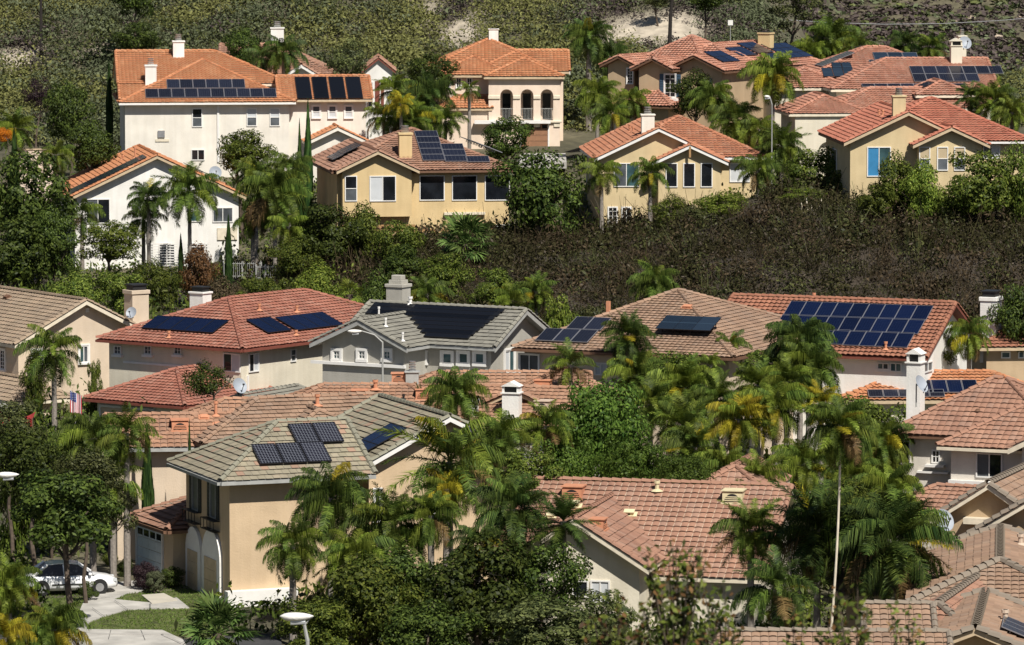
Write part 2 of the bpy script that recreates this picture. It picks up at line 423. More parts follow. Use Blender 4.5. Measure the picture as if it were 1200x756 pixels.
def cap_shape(L=0.46, r=0.135, n=5):
    V = []; Fc = []
    for x, rr, dz in ((0, r, 0.028), (L, r * 0.84, 0.0)):
        for t in range(2):
            q = rr - (0.022 if t else 0)
            for k in range(n):
                a = math.pi * k / (n - 1)
                V.append((x, math.cos(a) * q, math.sin(a) * q * 0.9 + dz - 0.02))
    for k in range(n - 1):
        Fc.append((k, k + 1, 2 * n + k + 1, 2 * n + k))
        Fc.append((n + k + 1, n + k, 3 * n + k, 3 * n + k + 1))
        Fc.append((k + 1, k, n + k, n + k + 1))
    return np.array(V), Fc
CAP_V, CAP_F = cap_shape()

HOUSES = []
class House:
    def __init__(s, label, P, yaw, zg, tile='t_orange', wall='w_white', trim='trim_white', kind='barrel', pitch=.47, ov=.5,
                 du=.30, ex=.36, near=False, capm=None, capr=1.0, cat='house', seed=None, ze=None, name='house', group=None):
        p = at(*P); s.ze = p.z if ze is None else ze
        if ze is not None: p = onz(P[0], P[1], ze)
        s.zg = zg; s.yaw = math.radians(yaw)
        s.root = empty(name, (p.x, p.y, zg), s.yaw); tag(s.root, label, cat, group)
        s.mat = Matrix.Translation((p.x, p.y, zg)) @ Matrix.Rotation(s.yaw, 4, 'Z'); s.inv = s.mat.inverted()
        s.h = s.ze - zg                                        # eave height above the house's ground
        s.tile, s.wall, s.trim, s.kind, s.pitch, s.ov, s.du, s.ex, s.near = tile, wall, trim, kind, pitch, ov, du, ex, near
        s.rng = np.random.default_rng(abs(hash((round(P[0]), round(P[1])))) % 99991)
        HOUSES.append(s); s.capm = capm or tile; s.capr = capr
        s.blocks = []; s.planes = {}; s.W = MB(); s.D = MB(); s.T = ([], [], []); s.caps = []
    # --- positions
    def l(s, px, py, dz=0.0):
        q = s.inv @ onz(px, py, s.ze + dz); return q.x, q.y
    def hit(s, px, py, p0, n):
        o = s.inv @ Vector((0, 0, CAM_Z)); d = (s.inv.to_3x3() @ ray(px, py))
        t = (Vector(p0) - o).dot(n) / d.dot(n); return o + d * t
    def onplane(s, key, px, py):
        E0, U, W, N = s.planes[key]; q = s.hit(px, py, E0, N) - E0
        return q.dot(U), q.dot(W)
    def pp(s, key, u, w, h=0.0):
        E0, U, W, N = s.planes[key]; return E0 + U * u + W * w + N * h
    # --- masses
    def block(s, x0, x1, y0, y1, axis='x', a='h', b='h', dz=0.0, pitch=None, zb=None, tile=True, wall=True, inset=None, tiles_on='FLR', cap=True, ovg=None):
        i = len(s.blocks); p = pitch or s.pitch; z = s.h + dz; ov = s.ov if inset is None else inset
        g = ov if ovg is None else ovg
        s.blocks.append((x0, x1, y0, y1, z, ov, axis, a, b, g))
        def C(x, y, zz): return (x, y, zz) if axis == 'x' else (y, x, zz)     # work as if the ridge ran along x
        X0, X1, Y0, Y1 = (x0, x1, y0, y1) if axis == 'x' else (y0, y1, x0, x1)
        half = (Y1 - Y0) / 2; ym = (Y0 + Y1) / 2; zr = z + half * p
        xa = X0 + (half if a == 'h' else 0); xb = X1 - (half if b == 'h' else 0)
        if xa > xb:
            m = (xa + xb) / 2; xa = xb = m
        e = [(X0, Y0, z), (X1, Y0, z), (X1, Y1, z), (X0, Y1, z)]; ra, rb = (xa, ym, zr), (xb, ym, zr)
        pl = {'lo': (e[0], e[1], rb, ra), 'hi': (e[2], e[3], ra, rb)}
        if a == 'h': pl['a'] = (e[3], e[0], ra, ra)
        if b == 'h': pl['b'] = (e[1], e[2], rb, rb)
        names = {'lo': 'F', 'hi': 'B', 'a': 'L', 'b': 'R'} if axis == 'x' else {'lo': 'L', 'hi': 'R', 'a': 'F', 'b': 'B'}
        for k, q in pl.items():
            q = [C(*v) for v in q]
            if axis == 'y': q = [q[1], q[0], q[3], q[2]]
            E0, E1, T1, T0 = (Vector(v) for v in q)
            U = (E1 - E0).normalized(); W = (T0 - E0) - U * (T0 - E0).dot(U); W.normalize()
            s.planes[f'{i}{names[k]}'] = (E0, U, W, U.cross(W))
            if tile and names[k] in tiles_on: tile_plane(E0, E1, T1, T0, s.du, s.ex, s.kind, s.rng, s.T)
            poly = [E0, E1, T1, T0] if (T1 - T0).length > 1e-4 else [E0, E1, T0]
            s.D.prism(poly, (0, 0, -0.17))
        if cap:
            if xb - xa > .2: s.caps.append((C(*ra), C(*rb)))
            for cc, rr, t in ((e[0], ra, a), (e[3], ra, a), (e[1], rb, b), (e[2], rb, b)):
                s.caps.append((C(*cc), C(*rr)))
        if wall:
            zb = -3.0 if zb is None else zb
            wx0, wx1, wy0, wy1 = X0 + (g if a == 'g' else ov), X1 - (g if b == 'g' else ov), Y0 + ov, Y1 - ov
            zt = z + ov * p - 0.16
            zg_ = z + half * p - 0.16
            lowr = [(wx0, wy0, zb), (wx1, wy0, zb), (wx1, wy1, zb), (wx0, wy1, zb)]
            up = [(wx0, wy0, zt), (wx1, wy0, zt), (wx1, wy1, zt), (wx0, wy1, zt)]
            ga, gb = (wx0, ym, zg_), (wx1, ym, zg_)
            fs = [(lowr[0], lowr[1], up[1], up[0]), (lowr[2], lowr[3], up[3], up[2])]
            fs.append((lowr[3], lowr[0], up[0], ga, up[3]) if a == 'g' else (lowr[3], lowr[0], up[0], up[3]))
            fs.append((lowr[1], lowr[2], up[2], gb, up[1]) if b == 'g' else (lowr[1], lowr[2], up[2], up[1]))
            for f in fs:
                f = [C(*v) for v in f]
                s.W.face(f if axis == 'x' else f[::-1])
        return i
    def wface(s, b, side):
        x0, x1, y0, y1, z, ov, axis, a, bb, g = s.blocks[b]
        ga = g if a == 'g' else ov; gb = g if bb == 'g' else ov
        if axis == 'x': ix0, ix1, iy0, iy1 = ga, gb, ov, ov
        else: ix0, ix1, iy0, iy1 = ov, ov, ga, gb
        if side == 'F': return Vector((0, y0 + iy0, 0)), Vector((0, -1, 0))
        if side == 'L': return Vector((x0 + ix0, 0, 0)), Vector((-1, 0, 0))
        return Vector((x1 - ix1, 0, 0)), Vector((1, 0, 0))
    def rect(s, face, l, t, r, b):
        p0, n = s.wface(*face) if isinstance(face, tuple) else s.wface(int(face[0]), face[1])
        A = s.hit(l, t, p0, n); B = s.hit(r, b, p0, n)
        A2 = s.hit(r, t, p0, n); B2 = s.hit(l, b, p0, n)
        if abs(n.y) > .5: u0, u1 = (A.x + B2.x) / 2, (A2.x + B.x) / 2
        else: u0, u1 = (A.y + B2.y) / 2, (A2.y + B.y) / 2
        z1, z0 = (A.z + A2.z) / 2, (B.z + B2.z) / 2
        if u0 > u1: u0, u1 = u1, u0
        def mp(u, z, o):
            return (u, p0.y + n.y * o, z) if abs(n.y) > .5 else (p0.x + n.x * o, u, z)
        return u0, u1, z0, z1, mp
    def fbox(s, mb, mp, u0, u1, z0, z1, o0, o1):
        a, b = mp(u0, z0, o0), mp(u1, z1, o1)
        lo = [min(a[i], b[i]) for i in range(3)]; hi = [max(a[i], b[i]) for i in range(3)]
        mb.box(lo[0], hi[0], lo[1], hi[1], lo[2], hi[2])
    def win(s, face, l, t, r, b, style='sl', pm=('glass', 'glass'), trim='trim_white', tw=.065, surround=0.0, sill=False, name='window', smat=None, shutters=None):
        u0, u1, z0, z1, mp = s.rect(face, l, t, r, b)
        if isinstance(pm, str): pm = (pm, pm)
        mb = MB(); B = lambda *a: s.fbox(mb, mp, *a)
        B(u0, u1, z1 - tw, z1, 0.002, .07); B(u0, u1, z0, z0 + tw, 0.002, .07)
        B(u0, u0 + tw, z0 + tw, z1 - tw, 0.002, .07); B(u1 - tw, u1, z0 + tw, z1 - tw, 0.002, .07)
        um, zm = (u0 + u1) / 2, (z0 + z1) / 2; m = tw * .4
        panes = []
        if style == 'sl': B(um - m, um + m, z0 + tw, z1 - tw, .004, .055); panes = [(u0 + tw, um - m, z0 + tw, z1 - tw), (um + m, u1 - tw, z0 + tw, z1 - tw)]
        elif style == 'dh': B(u0 + tw, u1 - tw, zm - m, zm + m, .004, .055); panes = [(u0 + tw, u1 - tw, zm + m, z1 - tw), (u0 + tw, u1 - tw, z0 + tw, zm - m)]
        else: panes = [(u0 + tw, u1 - tw, z0 + tw, z1 - tw)]
        if style in ('g', 'gg'):
            B(um - .02, um + .02, z0 + tw, z1 - tw, .02, .045)
            for q in ((.5,) if style == 'g' else (.2, .4, .6, .8)):
                zz = z0 + (z1 - z0) * q; B(u0 + tw, um - .02, zz - .015, zz + .015, .02, .045); B(um + .02, u1 - tw, zz - .015, zz + .015, .02, .045)
        if surround:
            q = surround
            mb.cur = 1
            B(u0 - q, u1 + q, z1, z1 + q, 0.002, .10); B(u0 - q, u1 + q, z0 - q * 1.1, z0, 0.002, .13)
            B(u0 - q, u0, z0, z1, 0.002, .10); B(u1, u1 + q, z0, z1, 0.002, .10); mb.cur = 0
        if sill: mb.cur = 1; B(u0 - .1, u1 + .1, z0 - .14, z0, 0.002, .16); mb.cur = 0
        w = mb.build(name, [M[trim], M[smat or trim]], s.root)
        for i, (a, c, d, e) in enumerate(panes):
            pb = MB(); s.fbox(pb, mp, a, c, d, e, .006, .018)
            pb.build('pane', M[pm[i % len(pm)]], w)
        if shutters:
            for su in (-1, 1):
                sb = MB(); ww = (u1 - u0) * .42
                a = u0 - ww - .03 if su < 0 else u1 + .03
                s.fbox(sb, mp, a, a + ww, z0, z1, .002, .05)
                nn = 9
                for q in range(nn):
                    zz = z0 + (z1 - z0) * (q + .2) / nn
                    s.fbox(sb, mp, a + .05, a + ww - .05, zz, zz + (z1 - z0) / nn * .55, .051, .068)
                sb.build('shutter', M[shutters], s.root)
        return w
    def slab(s, face, l, t, r, b, mat, o0=.002, o1=.06, name='trim_board'):
        u0, u1, z0, z1, mp = s.rect(face, l, t, r, b); mb = MB()
        s.fbox(mb, mp, u0, u1, z0, z1, o0, o1); return mb.build(name, M[mat], s.root)
    def garage(s, face, l, t, r, b, mat, lites=True, frame='trim_white', rows=4):
        u0, u1, z0, z1, mp = s.rect(face, l, t, r, b); mb = MB()
        B = lambda *a: s.fbox(mb, mp, *a)
        B(u0 - .12, u0, z0, z1 + .12, .002, .09); B(u1, u1 + .12, z0, z1 + .12, .002, .09); B(u0, u1, z1, z1 + .12, .002, .09)
        g = mb.build('garage_door', M[frame], s.root)
        h = (z1 - z0) / rows
        for k in range(rows):
            pb = MB(); s.fbox(pb, mp, u0, u1, z0 + k * h + .012, z0 + (k + 1) * h - .012, .004, .04)
            n = 4
            for c in range(n):
                a = u0 + (u1 - u0) * (c + .12) / n; e = u0 + (u1 - u0) * (c + .88) / n
                pb.cur = 1 if (lites and k == rows - 1) else 0
                s.fbox(pb, mp, a, e, z0 + k * h + h * .2, z0 + k * h + h * .8, .041, .052)
            pb.build('door_panel', [M[mat], M['glass']], g)
        return g
    # --- things on the roof
    def solar(s, key, px, py, cols, rows, pw=1.0, ph=1.6, mat='sol_dark', frame='frame_silver', gap=.025, lift=.16, offs=None, counts=None, fw=.028, uv=None, tilt=0.0):
        if uv is None: u, w = s.onplane(key, px, py)
        else: u, w = uv
        E0, U, W, N = s.planes[key]
        pm = MB(); pm.box(fw, pw - fw, fw, ph - fw, .012, .036)
        me = bpy.data.meshes.new('solar_panel')
        V = np.array(pm.v); me.from_pydata([tuple(v) for v in V], [], pm.f)
        l = me.uv_layers.new(name='tiles')
        for poly in me.polygons:
            for li in poly.loop_indices:
                v = V[me.loops[li].vertex_index]; l.data[li].uv = (v[0] / pw, v[1] / ph)
        me.materials.append(M[mat])
        fm = MB(); fm.box(0, pw, 0, fw, 0, .042); fm.box(0, pw, ph - fw, ph, 0, .042); fm.box(0, fw, fw, ph - fw, 0, .042); fm.box(pw - fw, pw, fw, ph - fw, 0, .042)
        fm.box(fw, pw - fw, fw, ph - fw, .002, .010)
        for sx in (.2, .8):                                      # mounting feet down to the tiles
            fm.box(pw * sx - .02, pw * sx + .02, ph * .25 - .02, ph * .25 + .02, -lift + .02, 0); fm.box(pw * sx - .02, pw * sx + .02, ph * .75 - .02, ph * .75 + .02, -lift + .02, 0)
        fme = fm.mesh('panel_frame', M[frame])
        for r in range(rows):
            n = counts[r] if counts else cols
            for c in range(n):
                uu = u + (offs[r] if offs else 0) + c * (pw + gap); ww = w - (r + 1) * (ph + gap)
                o = E0 + U * uu + W * ww + N * lift
                R = Matrix((U, W, N)).transposed().to_4x4()
                p = link('solar_panel', me, s.root, Matrix.Translation(o) @ R)
                link('panel_frame', fme, p)
    def chimney(s, px, pyb, pyt, wpx, key=None, depth=.7, mat=None, cap='flat', Y=None, y=None):
        if key: q = s.pp(key, *s.onplane(key, px, pyb))
        else: q = s.inv @ at(px, pyb, Y)
        k = pxm((s.mat @ q).y); w = wpx / k; H = (pyb - pyt) / k; mb = MB(); m = M[mat or s.wall]
        x0, x1, y0, y1 = q.x - w / 2, q.x + w / 2, q.y, q.y + max(depth, w * .8)
        z1 = q.z + H
        ch = .0 if cap == 'bare' else min(.32, H * .16)
        mb.box(x0, x1, y0, y1, q.z - 1.6, z1 - ch)
        o = mb.build('chimney', m, s.root)
        cb = MB(); e = .07
        if cap == 'flat':
            cb.box(x0 - e, x1 + e, y0 - e, y1 + e, z1 - ch, z1 - ch * .45, .015); cb.cur = 1; cb.box(x0 + .08, x1 - .08, y0 + .08, y1 - .08, z1 - ch * .45, z1)
            cb.build('chimney_cap', [m, M['black']], o)
        elif cap == 'metal':
            cb.box(x0 - e, x1 + e, y0 - e, y1 + e, z1 - ch, z1 - ch * .5, .015)
            cx, cy = (x0 + x1) / 2, (y0 + y1) / 2; cb.cur = 1
            r = w * .27; zz = z1 - ch * .5
            for i in range(4): cb.tube([(cx, cy, zz + i * .14), (cx, cy, zz + i * .14 + .09)], [r * (1 - i * .03), r * (1.15 - i * .03)], 10)
            cb.build('chimney_cap', [m, M['metal']], o)
        elif cap == 'stack':
            cb.box(x0 - e, x1 + e, y0 - e, y1 + e, z1 - ch, z1, .02); d = w * .2
            cb.box(x0 + d * .5, x1 - d * .5, y0 + d * .5, y1 - d * .5, z1, z1 + .22, .01); cb.box(x0 + d, x1 - d, y0 + d, y1 - d, z1 + .22, z1 + .48, .02)
            cb.build('chimney_cap', m, o)
        elif cap == 'black':
            cb.box(x0 - e, x1 + e, y0 - e, y1 + e, z1 - ch, z1 - ch * .3, .015); cb.cur = 1
            cb.box(x0 + .1, x1 - .1, y0 + .1, y1 - .1, z1 - ch * .3, z1 + .18); cb.box(x0 + .02, x1 - .02, y0 + .02, y1 - .02, z1 + .18, z1 + .25)
            cb.build('chimney_cap', [m, M['black']], o)
        elif cap == 'house':
            cb.box(x0 - e, x1 + e, y0 - e, y1 + e, z1 - ch, z1 - ch + .06)
            for a in (x0, x1 - .1): cb.box(a, a + .1, y0, y1, z1 - ch + .06, z1 + .1)
            cb.prism([(x0 - e, y0 - e, z1 + .1), (x1 + e, y0 - e, z1 + .1), ((x0 + x1) / 2, y0 - e, z1 + .35)], (0, y1 - y0 + 2 * e, 0))
            cb.cur = 1; cb.box(x0 + .1, x1 - .1, y0 + .15, y1 - .15, z1 - ch + .06, z1 + .09)
            cb.build('chimney_cap', [m, M['black']], o)
        return o
    def pipe(s, px, py, key, h=.55, mat='clay', r=.07, skirt=True):
        q = s.pp(key, *s.onplane(key, px, py)); mb = MB()
        if skirt: mb.tube([q + Vector((0, 0, .05)), q + Vector((0, 0, .14))], [r * 3.2, r * 1.3], 8)
        mb.tube([q, q + Vector((0, 0, h))], r, 8); mb.tube([q + Vector((0, 0, h - .12)), q + Vector((0, 0, h))], r * 1.45, 8)
        mb.build('vent_pipe', M[mat], s.root, smooth_=False)
    def flat_vent(s, px, py, key, mat='cap_yel', w=.75, h=.22):
        u, w0 = s.onplane(key, px, py); E0, U, W, N = s.planes[key]
        mb = MB(); mb.box(-w / 2, w / 2, -.18, .18, .02, .12); mb.box(-w * .3, -.05, -.12, .12, .12, .12 + h); mb.box(.05, w * .3, -.12, .12, .12, .12 + h)
        mb.box(-w * .35, w * .35, -.14, .14, .12 + h, .16 + h)
        mb.build('roof_vent', M[mat], s.root, Matrix.Translation(E0 + U * u + W * w0) @ Matrix((U, W, N)).transposed().to_4x4())
    def dorm(s, px, py, key, w=.9, h=.55, mat='clay'):
        """half-round roof vent with louvres, its back running into the slope"""
        u, w0 = s.onplane(key, px, py); E0, U, W, N = s.planes[key]; q = E0 + U * u + W * w0
        Y = Vector((W.x, W.y, 0)).normalized(); R = Matrix((U, Y, Vector((0, 0, 1)))).transposed().to_4x4(); MT = Matrix.Translation(q) @ R
        n = 12; mb = MB(); run = h / max(.3, W.z / math.hypot(W.x, W.y)) + .1; t = .05
        mb.prism([(-w / 2, 0, .03), (-w / 2, 0, h + .08), (-w / 2, run, h + .12), (-w / 2, run, .03)], (w, 0, 0))
        mb.box(-w / 2 - t, w / 2 + t, -.10, -.004, .0, .08); mb.box(-w / 2 - t, w / 2 + t, -.06, run * .9, h + .125, h + .165)
        o = mb.build('roof_vent', M[mat], s.root, MT)
        lb = MB(); r = w * .40; hh = min(h * .86, r * 1.05)
        lb.face([(math.cos(math.pi * k / n) * r, -.012, .085 + math.sin(math.pi * k / n) * hh) for k in range(n + 1)])
        lb.cur = 1
        for q in (.2, .42, .64):
            hw = r * math.sqrt(1 - q * q) * .97; lb.box(-hw, hw, -.05, -.014, .085 + q * hh - .018, .085 + q * hh + .018)
        lb.build('louver', [M['black'], M[mat]], o)
    def gutter(s, b, sides='F', mat='trim_white'):
        x0, x1, y0, y1, z, ov, axis, a, bb, g = s.blocks[b]; mb = MB()
        if 'F' in sides: mb.box(x0 + .02, x1 - .02, y0 - .13, y0 - .004, z - .15, z - .02)
        if 'L' in sides: mb.box(x0 - .13, x0 - .004, y0 + .02, y1 - .02, z - .15, z - .02)
        if 'R' in sides: mb.box(x1 + .004, x1 + .13, y0 + .02, y1 - .02, z - .15, z - .02)
        mb.build('gutter', M[mat], s.root)
    def rake(s, b, end, mat='trim_white', h=.24):
        """barge board under a gable's sloping edge"""
        x0, x1, y0, y1, z, ov, axis, a, bb, g = s.blocks[b]
        X0, X1, Y0, Y1 = (x0, x1, y0, y1) if axis == 'x' else (y0, y1, x0, x1)
        key = [k for k in s.planes if k[0] == str(b)][0]
        half = (Y1 - Y0) / 2; ym = (Y0 + Y1) / 2
        pl = s.planes[f'{b}' + ('F' if axis == 'x' else 'L')]; p = pl[2].z / math.hypot(pl[2].x, pl[2].y)
        xe = X0 if end == 'a' else X1; d = -1 if end == 'a' else 1
        mb = MB()
        for ya in (Y0, Y1):
            pts = [(xe, ya, z - h), (xe, ym, z + half * p - h), (xe, ym, z + half * p + .015), (xe, ya, z + .015)]
            pts = [Vector(q) if axis == 'x' else Vector((q[1], q[0], q[2])) for q in pts]
            v = Vector((d * .05, 0, 0)) if axis == 'x' else Vector((0, d * .05, 0))
            mb.prism([q + v * .06 for q in pts], v)
        mb.build('barge_board', M[mat], s.root)
    def finish(s):
        w = s.W.build('wall', M[s.wall], s.root)
        d = s.D.build('roof', M[s.trim], s.root)
        if s.T[0]:
            V = np.concatenate(s.T[0]); Fq = np.concatenate(s.T[1]); uv = np.concatenate(s.T[2])
            t = link('roof_tiles', mesh_from('roof_tiles', V, Fq, [M[s.tile]], uv=uv), d); t['kind'] = 'stuff'
        Vc, Fc, UV = [], [], []; mats = []
        me = None
        for i, (A, B) in enumerate(s.caps):
            A, B = Vector(A), Vector(B); L = (B - A).length; dr = (B - A).normalized()
            side = Vector((0, 0, 1)).cross(dr).normalized(); up = dr.cross(side)
            n = max(1, int(L / .42)); st = L / n
            for k in range(n):
                o = A + dr * (k * st) + up * .075
                R = Matrix((dr, side, up)).transposed().to_4x4()
                if s.near:
                    if me is None:
                        uvn = np.full((sum(len(f) for f in CAP_F), 2), .5); me = mesh_from('ridge_tile', CAP_V, CAP_F, [M[s.capm]], uv=uvn)
                    link('ridge_tile', me, d, Matrix.Translation(o) @ R @ Matrix.Diagonal((1, s.capr, s.capr, 1)))
                else:
                    b = len(Vc) * len(CAP_V)
                    Vc.append(np.array([(Matrix.Translation(o) @ R) @ Vector(v) for v in CAP_V]))
                    Fc += [tuple(b + q for q in f) for f in CAP_F]
                    UV += [(k * 1.0 + i * 53 + .5, .5 + i)] * sum(len(f) for f in CAP_F)
        if Vc:
            r = link('ridge_tiles', mesh_from('ridge_tiles', np.concatenate(Vc), Fc, [M[s.capm]], uv=UV), d); r['kind'] = 'stuff'
        return s

def arched_wall(x0, x1, z0, z1, ops, th, n=10):
    """wall slab from x0 to x1 with arched openings (centre, width, sill, spring height); local x, z, thickness along y"""
    mb = MB(); cur = x0
    def quad(a, b, c, d):
        mb.prism([(a[0], 0, a[1]), (b[0], 0, b[1]), (c[0], 0, c[1]), (d[0], 0, d[1])], (0, th, 0))
    for (c, w, zs, zp) in ops:
        l, r = c - w / 2, c + w / 2
        quad((cur, z0), (l, z0), (l, z1), (cur, z1))
        if zs > z0: quad((l, z0), (r, z0), (r, zs), (l, zs))
        for k in range(n):
            a0 = math.pi * (1 - k / n); a1 = math.pi * (1 - (k + 1) / n)
            p0 = (c + math.cos(a0) * w / 2, zp + math.sin(a0) * w / 2); p1 = (c + math.cos(a1) * w / 2, zp + math.sin(a1) * w / 2)
            quad(p0, p1, (p1[0], z1), (p0[0], z1))
        cur = r
    quad((cur, z0), (x1, z0), (x1, z1), (cur, z1))
    return mb
# ------------------------------------------------------------------ houses, back row
# white house with two chimneys and two rows of panels
h = House('large white house with orange tile roof, two white chimneys and two solar panel rows', (139, 121, 362), 6.5, 8.8, 't_orange', 'w_white', 'trim_cream', pitch=.45)
h.block(0, 13.7, 0, 14, 'y', 'h', 'g')
h.block(.1, 13.6, 4.6, 16.0, 'x', 'g', 'h', dz=1.25, pitch=.42)
h.block(.15, 5, 2.0, 8, 'x', 'g', 'g', dz=.1, pitch=.42)
h.block(12.4, 19.7, .5, 7.7, 'x', 'g', 'g', dz=.15, pitch=.47)
h.block(14.2, 19.2, -3.0, 3, 'y', 'g', 'g', dz=-3.0, pitch=.47)
h.rake(4, 'a', 'w_white')
h.gutter(0, 'F'); h.gutter(3, 'F', 'trim_tan')
h.solar('0F', 195, 95.5, 6, 1, .99, 1.5, 'sol_dark', 'frame_silver'); h.solar('0F', 170, 106.5, 10, 1, .99, 1.5, 'sol_dark', 'frame_silver')
h.solar('3F', 345, 91.5, 4, 1, 1.15, 3.6, 'sol_black', 'frame_black', gap=.17)
h.chimney(177, 100, 74, 13, '0L', cap='metal', mat='w_bright'); h.chimney(209.5, 69, 46, 13, '1F', cap='metal', mat='w_bright')
for a in ((225, 127, 237, 149, 'dh', ('glass', 'glass_grey')), (289, 127, 301, 148, 'dh', ('blind', 'glass_grey')), (316, 127, 328, 148, 'dh', ('blind', 'glass_grey')), (224, 175, 240, 188, 'sl', 'glass')):
    h.win('0F', *a[:4], style=a[4], pm=a[5])
for x in (366, 385, 404): h.win('3F', x, 124, x + 9, 138, 'dh', ('glass_grey', 'blind'), surround=.08)
h.slab('0F', 254.5, 122, 257, 190, 'trim_white', name='downpipe', o1=.1)
h.slab('3F', 429.5, 120, 432, 165, 'trim_white', name='downpipe', o1=.1)
h.slab('0F', 182, 163, 198, 166, 'trim_cream', name='trim_board'); h.slab('0F', 185, 153, 193, 161, 'metal', name='wall_vent', o1=.12)
h.finish()

h = House('pink tile roof and white chimney behind the large white house, mostly hidden by palms', (256, 92, 385), 2, 9.4, 't_pink', 'w_bright', 'trim_white', pitch=.50)
h.block(0, 10.2, 0, 10.4, 'x', 'g', 'h')
h.block(5.4, 8.2, -1.2, 5, 'y', 'g', 'g', dz=.3, pitch=.6)
h.chimney(325, 49, 31, 15, '0F', cap='metal', mat='w_bright'); h.rake(1, 'a')
h.finish()

h = House('narrow white gabled house front with pink tile rake and red shutters behind the palms', (424, 84, 384), 2, 9.8, 't_pink', 'w_bright', 'trim_white', pitch=.8)
h.block(0, 2.75, 0, 6, 'y', 'g', 'g', inset=.25); h.rake(0, 'a', 'trim_red', .14)
h.win('0F', 430, 97, 437, 126, 'x', 'glass', surround=.05); h.slab('0F', 439.5, 95, 445, 127, 'trim_red', name='shutter'); h.slab('0F', 446.5, 95, 450, 127, 'trim_red', name='shutter')
h.finish()

# peach house with the arched loggia
h = House('peach house with hipped orange roof, three-arched balcony and brown garage door', (510, 88.5, 380), 1, 9.9, 't_orange', 'w_peach', 'trim_tan', pitch=.45)
h.block(0, 6.2, 0, 9, 'y', 'h', 'g', pitch=.46)
h.block(3.0, 10.9, .9, 8.5, 'x', 'h', 'g', dz=.25, pitch=.42)
h.block(-.8, 9.6, 1.4, 12, 'x', 'h', 'h', dz=.4, pitch=.44)
lz = 2.55
i = h.block(3.9, 10.4, -2.2, 7, 'y', 'h', 'g', dz=-.05, pitch=.42, wall=False)
h.rake(1, 'b')
# loggia: ground floor box, back wall, arched front
h.W.box(4.3, 10.05, -1.8, 6, -3, lz); h.W.box(4.35, 10.0, -.2, 6, lz, h.h)
aw = arched_wall(4.3, 10.05, lz, h.h - .05, [(5.75, 1.02, lz, lz + 2.0), (7.4, 1.02, lz, lz + 2.0), (9.0, 1.02, lz, lz + 2.0)], .3)
aw.build('arched_wall', M['w_peach'], h.root, Matrix.Translation((0, -1.82, 0)))
for x in (4.3, 6.30, 7.94, 9.55):
    mb = MB(); w = .56 if x > 4.3 else .93
    mb.box(x - .04, x + w - (.0 if x < 9.5 else .04), -1.92, -1.48, lz + 1.72, lz + 2.0, .03); mb.box(x, x + w - .06, -1.9, -1.5, lz - .55, lz - .2, .03)
    mb.build('column_cap', M['trim_cream'], h.root)
for x in (5.24, 6.89, 8.49):
    mb = MB(); mb.box(x, x + 1.02, -1.72, -1.69, lz + .92, lz + .97); mb.box(x, x + 1.02, -1.72, -1.69, lz + .08, lz + .11)
    for k in range(9): mb.box(x + .05 + k * .115, x + .07 + k * .115, -1.715, -1.695, lz + .11, lz + .92)
    mb.build('balcony_railing', M['trim_grey'], h.root)
    db = MB(); db.box(x + .2, x + .85, -.24, -.205, lz, lz + 2.1); db.build('balcony_door', M['glass'], h.root)
mb = MB(); mb.box(4.1, 10.2, -2.0, -1.45, lz - .2, lz, .04); mb.build('balcony_ledge', M['trim_cream'], h.root)
h.blocks.append((4.3, 10.05, -1.8, 6, lz, 0.0, 'x', 'h', 'h', 0.0))
h.garage('4F', 611, 145, 642, 173, 'wood_door'); h.slab('4F', 609, 141, 645, 144.5, 'trim_white', o1=.5, name='door_canopy')
h.slab('4F', 556, 141, 602, 145, 'trim_white', o1=.5, name='door_canopy')
for x in (521.5, 534.5, 547): h.win('0F', x, 91, x + 6.2, 103, 'g', 'glass', surround=.05)
h.chimney(578.5, 44, 33, 11, '2B', cap='flat', mat='w_bright')
b = h.block(.2, 4.6, -1.9, 1.2, 'x', 'h', 'g', dz=-2.6, pitch=.6, zb=-3, inset=.3)
h.finish()

# tan house with blue shutters and blue panels
h = House('tan stucco house with blue shutters, salmon tile roof and bright blue solar panels', (850, 84, 366), -27, 10.6, 't_salmon', 'w_tan', 'trim_brown', pitch=.46)
h.block(-5.4, 0, 0, 8, 'y', 'g', 'g', pitch=.44)
h.block(-10.0, -3.0, 2.6, 13, 'x', 'h', 'h', dz=.2, pitch=.44)
h.block(-7.7, -4.0, -1.0, 7, 'y', 'g', 'g', dz=.1, pitch=.46)
h.block(-10.8, -7.5, -.2, 9, 'y', 'g', 'g', dz=.3, pitch=.46)
h.rake(0, 'a', 'trim_brown', .16); h.rake(2, 'a', 'trim_brown', .16); h.rake(3, 'a', 'trim_brown', .16)
h.block(-8.8, -.05, 3.0, 20, 'y', 'h', 'h', dz=.02, pitch=.42)
h.solar('0R', 823, 63, 2, 2, 1.6, .95, 'sol_blue', 'frame_black')
h.solar('4R', 858, 60, 2, 1, 1.6, 1.6, 'sol_blue', 'frame_black', uv=(4.3, 3.7)); h.solar('4R', 880, 53, 2, 2, 1.6, 1.0, 'sol_blue', 'frame_black', uv=(8.0, 4.4)); h.solar('4R', 888, 64, 2, 1, 1.6, 1.1, 'sol_blue', 'frame_black', uv=(8.4, 2.2)); h.solar('4R', 915, 59, 3, 3, 1.6, .9, 'sol_blue', 'frame_black', uv=(11.8, 3.9))
h.chimney(895, 56, 37, 15, '4R', cap='flat', mat='w_yellow')
h.win('2F', 779, 87, 792, 114, 'gg', ('glass', 'blind'), surround=.06, shutters='shutter')
h.win('3F', 735, 80, 742, 98, 'gg', 'glass', surround=.05); h.win('3F', 750, 82, 757, 98, 'gg', 'glass', surround=.05)
h.win('0F', 824, 92, 831, 99, 'g', 'blind', shutters='shutter')
